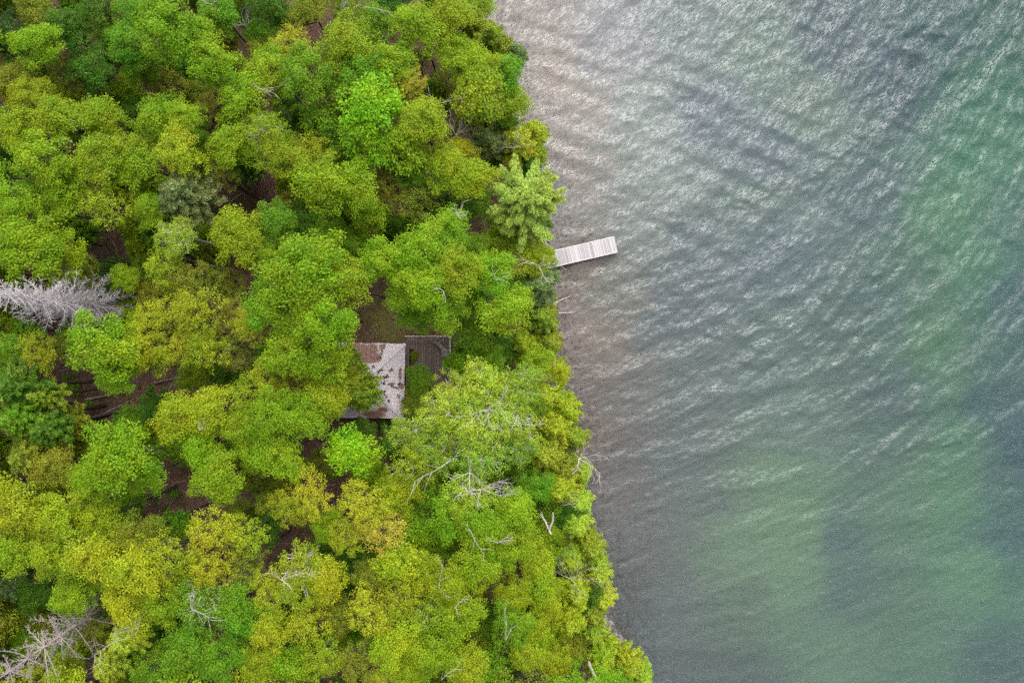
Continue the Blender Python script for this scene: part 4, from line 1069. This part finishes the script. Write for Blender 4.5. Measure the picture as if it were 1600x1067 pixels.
bare('white bare limb crossing a green crown in the lower middle', 440, 905, 15.2, [(0, 0, 150, 22), (0, 0, -40, 18), (0, 0, 20, 40)], 19, .05, depth=1)
bare('white twigs in the mid green tree of the lower left', 300, 952, 14.8, [(0, 0, 70, 26), (0, 0, 110, 20), (0, 0, -15, 36)], 20, .045, depth=1)
bare('white twigs on the yellow green tree of the upper left middle', 410, 140, 14.2, [(0, 0, 20, 30), (0, 0, -15, 22), (0, 0, 170, 14)], 21, .045, depth=1)
bare('white arching twigs at the top edge near the tall bright crown', 332, 8, 13.8, [(0, 0, 150, 26), (0, 0, 60, 18)], 22, .045, depth=1)
bare('short white twig fork on the top edge right of the birch stem', 588, 14, 13.5, [(0, 0, 165, 28), (0, 0, -20, 26)], 23, .04, depth=1)
bare('pale bare stick among the crowns left of the grove above the deck', 692, 454, 15.3, [(0, 0, 150, 18), (0, 0, -60, 14)], 24, .035, depth=1)
bare('white twig fan beside the yellow green crown halfway to the shore', 776, 438, 14.0, [(0, 0, 115, 20), (0, 0, 10, 22)], 25, .04, depth=1)
bare('bare shoots on the large bright crown at the lower left', 312, 672, 14.5, [(0, 0, 60, 14), (0, 0, 100, 16)], 26, .035, depth=1)
bare('twiggy brown dead tree in the hollow at the top', 384, 42, 8.5, [(0, 0, 80, 30), (0, 0, 120, 30), (0, 0, 40, 30), (0, 0, 150, 24)], 27, .035, mat='dead', depth=2)
bare('brown twiggy dead tree below the left corner of the roof', 500, 700, 7, [(0, 0, 70, 30), (0, 0, 140, 30), (0, 0, 10, 30), (0, 0, -70, 28)], 28, .035, mat='log', depth=2)
bare('grey twiggy dead bush on the lower shore', 894, 905, 8, [(0, 0, 120, 34), (0, 0, 160, 34), (0, 0, 85, 30), (0, 0, 30, 34), (0, 0, -10, 40), (0, 0, -50, 30)], 29, .03, mat='dead', depth=2)
bare('bare twigs reaching over the water near the bottom of the shore', 938, 962, 3.5, [(0, 0, 20, 22), (0, 0, -40, 22), (0, 0, 60, 20)], 30, .025, mat='dead', depth=2)
bare('bare twigs in the pale khaki cedar on the shore', 880, 790, 8, [(0, 0, 60, 26), (0, 0, 100, 22), (0, 0, 20, 22)], 31, .03, mat='dead', depth=2)
bare('fan of thin twigs in the yellow twiggy cedar', 803, 232, 10.0, [(0, 0, 100, 24), (0, 0, 60, 22), (0, 0, 140, 20), (0, 0, 20, 20), (0, 0, 175, 20)], 32, .022, mat='dead', depth=2)
bare('bare grey shoots above the pale fir in the lower left', 176, 1004, 13.5, [(0, 0, 20, 40), (0, 0, 205, 44), (0, 0, 45, 24)], 33, .04, mat='dead', depth=2)
bare('forked white stem under the small pale birch', 283, 402, 11, [(0, 0, 110, 16), (0, 0, 55, 16)], 34, .06, mat='birch', depth=0)

# three stems drawn from the photograph: pixel polylines with real heights
def stem(label, cat, name, lines, mat, base_i=0):
    pl = lines[0][0]; b = P(*pl[0])
    return snag(name, label, cat, (b.x, b.y, b.z), lines, mat)
stem('thick leaning bare trunk with a short fork on the shore side', 'dead tree', 'leaning_trunk',
     [([(836, 760, .8), (841, 788, 5.5), (847, 808, 8), (861, 834, 10.5)], .19), ([(858, 828, 10), (864, 812, 10.6), (864, 800, 11)], .10)], 'deadwhite')
stem('leaning pale trunk on the lower edge over the shore', 'tree trunk', 'leaning_trunk', [([(912, 1024, .6), (921, 1040, 8), (933, 1062, 10), (942, 1085, 11)], .17)], 'deadwhite')
stem('white birch stem at the top edge, its crown out of frame', 'tree trunk', 'bare_birch', [([(531, 44, 10), (532, 28, 12), (535, 8, 14), (536, -14, 15.5)], .12), ([(533, 20, 12.5), (540, 6, 14), (548, -8, 15)], .05)], 'birch')
stem('upper pale stick fallen into the lake, slanting up', 'stick', 'driftwood_stick', [([(862, 478, .3), (874, 470, .12), (892, 462, .08)], .09)], 'deadwhite')
stem('lower pale stick lying level out over the lake', 'stick', 'driftwood_stick', [([(862, 490, .35), (880, 489, .2), (900, 488, .08)], .10)], 'deadwhite')
stem('upper fallen log in the gap, the short one', 'fallen log', 'fallen_log', [([(134, 624, 1.25), (155, 620, 1.2), (178, 616, 1.2)], .12)], 'log')
stem('lower fallen log in the gap, the long one', 'fallen log', 'fallen_log', [([(138, 658, 1.25), (172, 641, 1.2), (210, 623, 1.2)], .13)], 'log')
stem('thin log lying in the dark gap left of the cabin', 'fallen log', 'fallen_log', [([(240, 598, 1.25), (268, 592, 1.2), (292, 590, 1.2)], .08)], 'log')
stem('thin pole standing askew in the brown gap above the dead spruce', 'fallen log', 'fallen_log', [([(176, 376, 1.25), (182, 390, 1.3), (185, 402, 1.3)], .06)], 'log')
stem('crooked branch lying in the long brown hollow', 'fallen log', 'fallen_branch', [([(340, 312, 1.3), (362, 314, 1.3), (378, 302, 1.3), (386, 296, 1.4)], .07), ([(362, 314, 1.3), (372, 322, 1.35)], .03)], 'dead')
stem('twisted log lying in the lower brown gap', 'fallen log', 'fallen_log', [([(268, 786, 1.2), (276, 772, 1.25), (284, 764, 1.2)], .06)], 'log')

# ------------------------------------------------------------------ low green plants in the gaps, and litter
for (px, py, r_, col, lab) in [(116, 604, 13, 'bright', 'bright green bush alone in the gap with the fallen logs'), (108, 590, 9, 'green', 'small green bush just above the bright one in the log gap'),
                               (138, 634, 10, 'green', 'green bush between the two fallen logs'), (270, 772, 9, 'green', 'small green bush in the lower brown gap'),
                               (392, 762, 9, 'green', 'small bush right of the bright crown by the lower brown gap'),
                               (640, 660, 12, 'green', 'green bush at the lower right corner of the cabin'), (605, 664, 14, 'deep', 'dark green bush along the lower wall of the cabin'),
                               (648, 556, 8, 'olive', 'small olive bush in the corner between roof and deck')]:
    plant(px, py, r_, 'shrub', col, 1.7, lab)
r = np.random.default_rng(44)
n = 26000; cx = r.uniform(-46, 6, n); cy = r.uniform(-31, 31, n); s_ = shore_sd(cx, cy); ok = s_ < -.4; cx = cx[ok]; cy = cy[ok]; n = len(cx)
cz = ground_z(cx, cy) + r.uniform(.01, .06, n)
cc = np.stack([cx, cy, cz], -1)
V, Fq, ti = leaves(cc, np.full(n, .12), np.full(n, 2), .14, .09, r, .2, 1.2)
tag(link('leaf_litter', mesh_np('leaf_litter', V, Fq, M['litter'])), 'red brown dead leaves strewn over the forest floor', 'leaf litter', kind='stuff')
n = 9000; fx = r.uniform(-46, 6, n); fy = r.uniform(-31, 31, n)
ok = (shore_sd(fx, fy) < -.8) & (vnoise(fx, fy, 3.5, 71) + .5 * vnoise(fx, fy, 1.1, 72) > .12); fx = fx[ok]; fy = fy[ok]
for (x0, x1, y0, y1) in NOGROW:
    ok = ~((fx > x0) & (fx < x1) & (fy > y0) & (fy < y1)); fx = fx[ok]; fy = fy[ok]
V, Fq, ti = leaves(np.stack([fx, fy, ground_z(fx, fy) + .18], -1), r.uniform(.12, .34, len(fx)), np.full(len(fx), 26), .13, .07, r, .5, .9)
gc = link('ground_cover', mesh_np('ground_cover', V, Fq, M['leaf'], {'tint': ('FACE', 'FLOAT', ti)})); gc.color = (.075, .12, .01, 1)
tag(gc, 'patches of low green ferns and seedlings on the forest floor', 'ground cover', kind='stuff')
n = 1500; tb = MB()
for i in range(n):
    x = r.uniform(-46, 6); y = r.uniform(-31, 31)
    if shore_sd(np.array([x]), np.array([y]))[0] > -.3: continue
    z = gz(x, y) + .04; a = r.uniform(0, 6.283); l = r.uniform(.3, 1.5)
    tb.tube([(x, y, z), (x + math.cos(a) * l * .5 + .05, y + math.sin(a) * l * .5, z + .05), (x + math.cos(a) * l, y + math.sin(a) * l, z + .02)], [.022, .018, .008], 3)
tag(tb.build('twig_litter', M['dead']), 'thin grey twigs scattered over the forest floor', 'twigs', kind='stuff')
# shore stones
sv = []; sf = []; cnt = 0
ico = [(0, 0, 1), (.89, 0, .45), (.28, .85, .45), (-.72, .53, .45), (-.72, -.53, .45), (.28, -.85, .45), (.72, .53, -.45), (-.28, .85, -.45), (-.89, 0, -.45), (-.28, -.85, -.45), (.72, -.53, -.45), (0, 0, -1)]
icf = [(0, 1, 2), (0, 2, 3), (0, 3, 4), (0, 4, 5), (0, 5, 1), (1, 6, 2), (2, 7, 3), (3, 8, 4), (4, 9, 5), (5, 10, 1), (6, 7, 2), (7, 8, 3), (8, 9, 4), (9, 10, 5), (10, 6, 1), (6, 11, 7), (7, 11, 8), (8, 11, 9), (9, 11, 10), (10, 11, 6)]
ico = np.array(ico)
for i in range(3400):
    j = r.integers(0, len(SH) - 1); t = r.random(); c = SH[j] * (1 - t) + SH[j + 1] * t
    if abs(c[1]) > 33: continue
    x = c[0] + abs(r.normal()) * 1.5 - .6; y = c[1] + r.normal() * .5
    q = r.uniform(.04, .15) * (1.6 if r.random() < .08 else 1)
    sdv = float(shore_sd(np.array([x]), np.array([y]))[0])
    if sdv > 4: continue
    z = gz(x, y) + q * .15
    sv.append(ico * (q * r.uniform(.7, 1.4), q * r.uniform(.7, 1.4), q * .6) * (1 + r.normal(size=(12, 1)) * .1) + (x, y, z)); sf.append(np.array(icf) + cnt); cnt += 12
tag(link('shore_stones', mesh_np('shore_stones', np.concatenate(sv), np.concatenate(sf), M['stone'])), 'grey and brown stones along the waterline', 'stones', kind='stuff')

# ------------------------------------------------------------------ cabin with hipped sheet roof
EZ = 3.0                                   # eave height
ne = P(633.6, 536.7, EZ); se = P(630.6, 653.9, EZ); nw = P(515.5, 535.0, EZ)
c0 = (nw + se) / 2; cz0 = gz(c0.x, c0.y)
side = (ne - se).length; hw = (ne - nw).length / 2; hd = side / 2
ang = math.atan2(ne.y - nw.y, ne.x - nw.x)
ang2 = math.atan2((ne - se).x, (ne - se).y)
cabin = thing('cabin', 'small cabin under a pale rusting hipped roof, half hidden by trees', 'cabin', (c0.x, c0.y, cz0), (ang - ang2) / 2)
EL = EZ - cz0; APX = 1.15
_cw = cabin.matrix_basis
def cw(px, py, z):
    return P(px, py, z)
ROOF_RUST = [(P(597, 542, 3.1).x, P(597, 542, 3.1).y, .3, .25), (P(627, 603, 3.1).x, P(627, 603, 3.1).y, .2, .25), (P(612, 600, 3.3).x, P(612, 600, 3.3).y, .3, .12), (P(572, 547, 3.2).x, P(572, 547, 3.2).y, 1.2, .6), (P(580, 558, 3.3).x, P(580, 558, 3.3).y, .8, .55), (P(625, 583, 3.2).x, P(625, 583, 3.2).y, .16, .5),
             (P(585, 647, 3.2).x, P(585, 647, 3.2).y, 1.0, .38), (P(600, 640, 3.2).x, P(600, 640, 3.2).y, .5, .25), (P(556, 541, 3.1).x, P(556, 541, 3.1).y, .5, .4)]
M['roof'] = roofmat()
WD = hd - .45
for (cx_, cy_, sx, sy) in ((0, WD, 2 * (hw - .45), .14), (0, -WD, 2 * (hw - .45), .14), (hw - .45, 0, .14, 2 * WD - .14), (-(hw - .45), 0, .14, 2 * WD - .14)):
    MB().box((cx_, cy_, (EL - .05) / 2 - .1), (sx, sy, EL + .1)).build('wall', M['wall'], cabin)
dm = MB().box((hw - .36, .6, 1.05), (.05, .9, 2.0)).build('door', M['dark'], cabin)
MB().box((hw - .32, .28, 1.0), (.05, .05, .12)).build('handle', M['rail'], dm)
wf = MB()
for (a, b, c_, d_) in ((-1.5, .05, 1.0, .07), (-1.5, .05, 1.0, .07)): pass
for (yy_, zz_, sy, sz) in ((-1.5, 1.0, 1.1, .08), (-1.5, 1.95, 1.1, .08), (-2.01, 1.475, .08, .87), (-.99, 1.475, .08, .87)): wf.box((hw - .355, yy_, zz_), (.06, sy, sz))
wfo = wf.build('window', M['rail'], cabin); MB().box((hw - .37, -1.5, 1.475), (.02, .94, .87)).build('pane', M['glass'], wfo)
roof = MB()
for a, b in (((-hw, -hd), (hw, -hd)), ((hw, -hd), (hw, hd)), ((hw, hd), (-hw, hd)), ((-hw, hd), (-hw, -hd))):
    roof.bar((a[0] * .985, a[1] * .985, EL - .11), (b[0] * .985, b[1] * .985, EL - .11), .05, .14)
roof_o = roof.build('roof', M['dark'], cabin)
def roof_face(nx, ny, half, dist):
    """corrugated sheets on one slope: outward direction (nx, ny), half width along the eave, distance eave to apex"""
    ux, uy = -ny, nx; wsheet = .72; n = int(math.ceil(2 * half / wsheet)); wsheet = 2 * half / n
    for k in range(n):
        a0 = -half + k * wsheet; mb = MB(); ribs = 6; m = ribs * 4; over = .012 * (k % 2)
        top = []; bot = []; ej = tr_rng.uniform(-.025, .03)
        for j in range(m + 1):
            a = a0 + wsheet * j / m; ph = (j % 4); hgt = .042 if ph in (1, 2) else 0
            tmax = 1 - abs(a) / half       # 0 at corner, 1 at middle
            for lst, t in ((bot, 0), (top, max(tmax, .001))):
                rr_ = dist * (1 - t) + (ej if t == 0 else 0)
                lst.append((ux * a + nx * rr_, uy * a + ny * rr_, EL + APX * t + hgt + over))
        for j in range(m): mb.quad(bot[j], bot[j + 1], top[j + 1], top[j])
        mb.build('roof_sheet', M['roof'], roof_o)
roof_face(1, 0, hd, hw); roof_face(-1, 0, hd, hw); roof_face(0, 1, hw, hd); roof_face(0, -1, hw, hd)
for sx in (-1, 1):
    for sy in (-1, 1):
        MB().bar((sx * hw, sy * hd, EL + .05), (0, 0, EL + APX + .09), .26, .03).build('hip_cap', M['cap'], roof_o)
# dark leaves and twigs lying on the roof, seen in the photograph as specks
rr2 = random.Random(3)
for (px, py, n_) in [(584, 574, 4), (594, 578, 7), (610, 579, 4), (597, 588, 6), (605, 588, 9), (600, 598, 5), (613, 604, 5), (624, 600, 5), (619, 607, 4), (600, 612, 7), (601, 618, 5), (620, 618, 3), (608, 626, 4), (593, 560, 3), (596, 550, 3)]:
    mb = MB(); c = P(px, py, EZ + .4)
    lo = Matrix.Rotation(-cabin.rotation_euler.z, 3, 'Z') @ (c - Vector((c0.x, c0.y, 0)))
    t = min(1 - abs(lo.x) / hw if abs(lo.x) / hw > abs(lo.y) / hd else 1 - abs(lo.y) / hd, 1)
    for i in range(n_):
        q = Vector((lo.x + rr2.gauss(0, .10), lo.y + rr2.gauss(0, .07), 0))
        t = 1 - max(abs(q.x) / hw, abs(q.y) / hd); z = EL + APX * t + .045
        mb.box((0, 0, 0), (.20 * rr2.uniform(.5, 1.3), .13 * rr2.uniform(.5, 1.2), .02), Matrix.Rotation(rr2.uniform(0, 3), 3, 'Z'))
        for vi in range(8): v = mb.v[-8 + vi]; mb.v[-8 + vi] = (v[0] + q.x, v[1] + q.y, v[2] + z)
    wpt = Matrix.Rotation(cabin.rotation_euler.z, 3, 'Z')
    mb.v = [tuple(wpt @ Vector(v) + Vector((c0.x, c0.y, cz0))) for v in mb.v]
    o = mb.build('leaf_clump', M['dark'])
    o['group'] = 'dark leaf clumps lying on the roof'; o['category'] = 'dead leaves'
    o['label'] = 'small dark clump of dead leaves on the pale sheet roof'

# ------------------------------------------------------------------ deck beside the cabin
DZ = 1.75
da = P(634.5, 525.8, DZ); db = P(704.3, 526.2, DZ); dc = P(704.3, 604, DZ)
Wd = db.x - da.x; Ld = da.y - dc.y
g0 = gz(da.x, da.y)
deck = thing('deck', 'weathered grey board deck with pale rail beside the cabin', 'deck', (da.x, dc.y, g0))
h_ = DZ - g0; nb_ = 28; bw = Wd / nb_
bm = MB().box((0, 0, 0), (bw - .03, Ld, .04)).mesh('board', M['deck'])
short = MB().box((0, Ld * .16, 0), (bw - .03, Ld * .68, .04)).mesh('board', M['deck'])
stub = MB().box((0, 0, 0), (bw - .03, 1.05, .04)).mesh('board', M['deck'])
for i in range(nb_):
    if 2 <= i <= 4:  # notch beside the wall where a tree grows through
        o = link('board', stub, deck, ((i + .5) * bw, Ld - .525, h_ - .02))
    else:
        o = link('board', bm, deck, ((i + .5) * bw, Ld / 2 + tr_rng.uniform(-.015, .015), h_ - .02 + tr_rng.uniform(-.003, .003)))
for y in (.15, Ld * .33, Ld * .66, Ld - .15):
    MB().box((Wd / 2, y, h_ - .12), (Wd - .04, .06, .15)).build('joist', M['dark'], deck)
for x in (.1, Wd / 2, Wd - .1):
    for y in (.2, Ld - .2):
        MB().box((x, y, (h_ - .2) / 2 - .1), (.12, .12, h_ - .0)).build('post', M['dark'], deck)
rh = .85
MB().box((Wd + .02, Ld / 2, h_ + rh), (.10, Ld + .1, .04)).build('rail_cap', M['rail'], deck)
MB().box((Wd / 2 - .0, Ld + .03, h_ + rh), (Wd - .04, .07, .04)).build('rail_cap', M['rail'], deck)
for i in range(4): MB().box((Wd + .02, .1 + i * (Ld - .2) / 3, h_ + rh / 2 - .02), (.07, .07, rh)).build('rail_post', M['rail'], deck)
for i in range(4): MB().box((.1 + i * (Wd - .4) / 3, Ld + .03, h_ + rh / 2 - .02), (.06, .06, rh)).build('rail_post', M['rail'], deck)
for zz_ in (.3, .58):
    MB().box((Wd + .02, Ld / 2, h_ + zz_), (.03, Ld - .1, .06)).build('rail_bar', M['bench'], deck)
# corner bench
bx, by = da.x, dc.y
bench = thing('corner_bench', 'grey slatted bench across the upper right corner of the deck', 'bench', (bx, by, DZ))
def seat(p0, p1, wd, z, nsl, nm):
    a = Vector((p0[0], p0[1], z)); b = Vector((p1[0], p1[1], z)); d_ = (b - a).normalized(); s2 = Vector((-d_.y, d_.x, 0))
    for i in range(nsl):
        o_ = s2 * (wd * ((i + .5) / nsl - .5)); MB().bar(a + o_, b + o_, wd / nsl - .02, .035).build(nm, M['bench'], bench)
ex = Wd - .45
seat((Wd * .68, Ld - .35), (ex, Ld - 1.15), .36, .43, 3, 'seat_slat')
seat((ex, Ld - 1.15), (ex, Ld - 1.75), .62, .44, 4, 'seat_slat')
MB().bar((ex - .3, Ld - 1.15, .46), (Wd - .05, Ld - 1.12, .46), .05, .05).build('arm', M['rail'], bench)
for (x, y) in ((Wd * .70, Ld - .38), (ex - .1, Ld - 1.1), (ex - .22, Ld - 1.7), (ex + .22, Ld - 1.7)): MB().box((x, y, .21), (.06, .06, .42)).build('leg', M['dark'], bench)
seat((Wd * .74, Ld - .16), (Wd - .12, Ld - .85), .05, .72, 1, 'backrest')
# chair
ch = thing('garden_chair', 'blue grey garden chair tucked behind the bench in the deck corner', 'chair', (bx + Wd * .79, by + Ld - .28, DZ), .5)
MB().box((0, 0, .42), (.42, .42, .04)).build('seat', M['bench'], ch)
MB().box((0, .2, .68), (.42, .04, .45)).build('backrest', M['bench'], ch)
for sx in (-1, 1):
    MB().box((sx * .2, .0, .6), (.04, .42, .04)).build('armrest', M['rail'], ch)
    for sy in (-1, 1): MB().box((sx * .18, sy * .17, .2), (.04, .04, .4)).build('leg', M['bench'], ch)

# ------------------------------------------------------------------ dock
KZ = .55
k1 = P(868.9, 389.7, KZ); k2 = P(958.3, 369.5, KZ); k3 = P(963.8, 394.8, KZ); k4 = P(877.3, 415.5, KZ)
ctr_e = (k2 + k3) / 2; ctr_w = (k1 + k4) / 2; ax_ = (ctr_e - ctr_w).normalized(); wd_k = (k2 - k3).length
start = ctr_w - ax_ * 1.3; Lk = (ctr_e - start).length
dock = thing('dock', 'bleached plank dock reaching from the wooded shore into the lake', 'dock', (start.x, start.y, 0), math.atan2(ax_.y, ax_.x))
nk = 46; bwk = Lk / nk
pm = [MB().box((0, 0, 0), (bwk - g_, wd_k - .14, .035)).mesh('plank', M['dock']) for g_ in (.012, .016, .022)]
for i in range(nk):
    o = link('plank', tr_rng.choice(pm), dock, ((i + .5) * bwk, tr_rng.uniform(-.008, .008), KZ - .018 + tr_rng.uniform(-.004, .004)))
    if i in (14, 22, 30, 31, 38): o.scale = (.86, 1, 1)
for sy in (-1, 1): MB().box((Lk / 2, sy * (wd_k / 2 - .035), KZ - .07), (Lk, .06, .16)).build('edge_board', M['dockrim'], dock)
MB().box((Lk + .035, 0, KZ - .07), (.05, wd_k, .16)).build('edge_board', M['dockrim'], dock)
MB().box((Lk / 2, 0, KZ - .12), (Lk - .1, .07, .14)).build('joist', M['dark'], dock)
for x in (1.6, Lk * .6, Lk - .35):
    for sy in (-1, 1):
        z = gz(start.x + ax_.x * x, start.y + ax_.y * x)
        MB().tube([(x, sy * (wd_k / 2 - .12), z - .3), (x, sy * (wd_k / 2 - .12), KZ - .16)], [.05, .05], 8).build('post', M['dark'], dock)
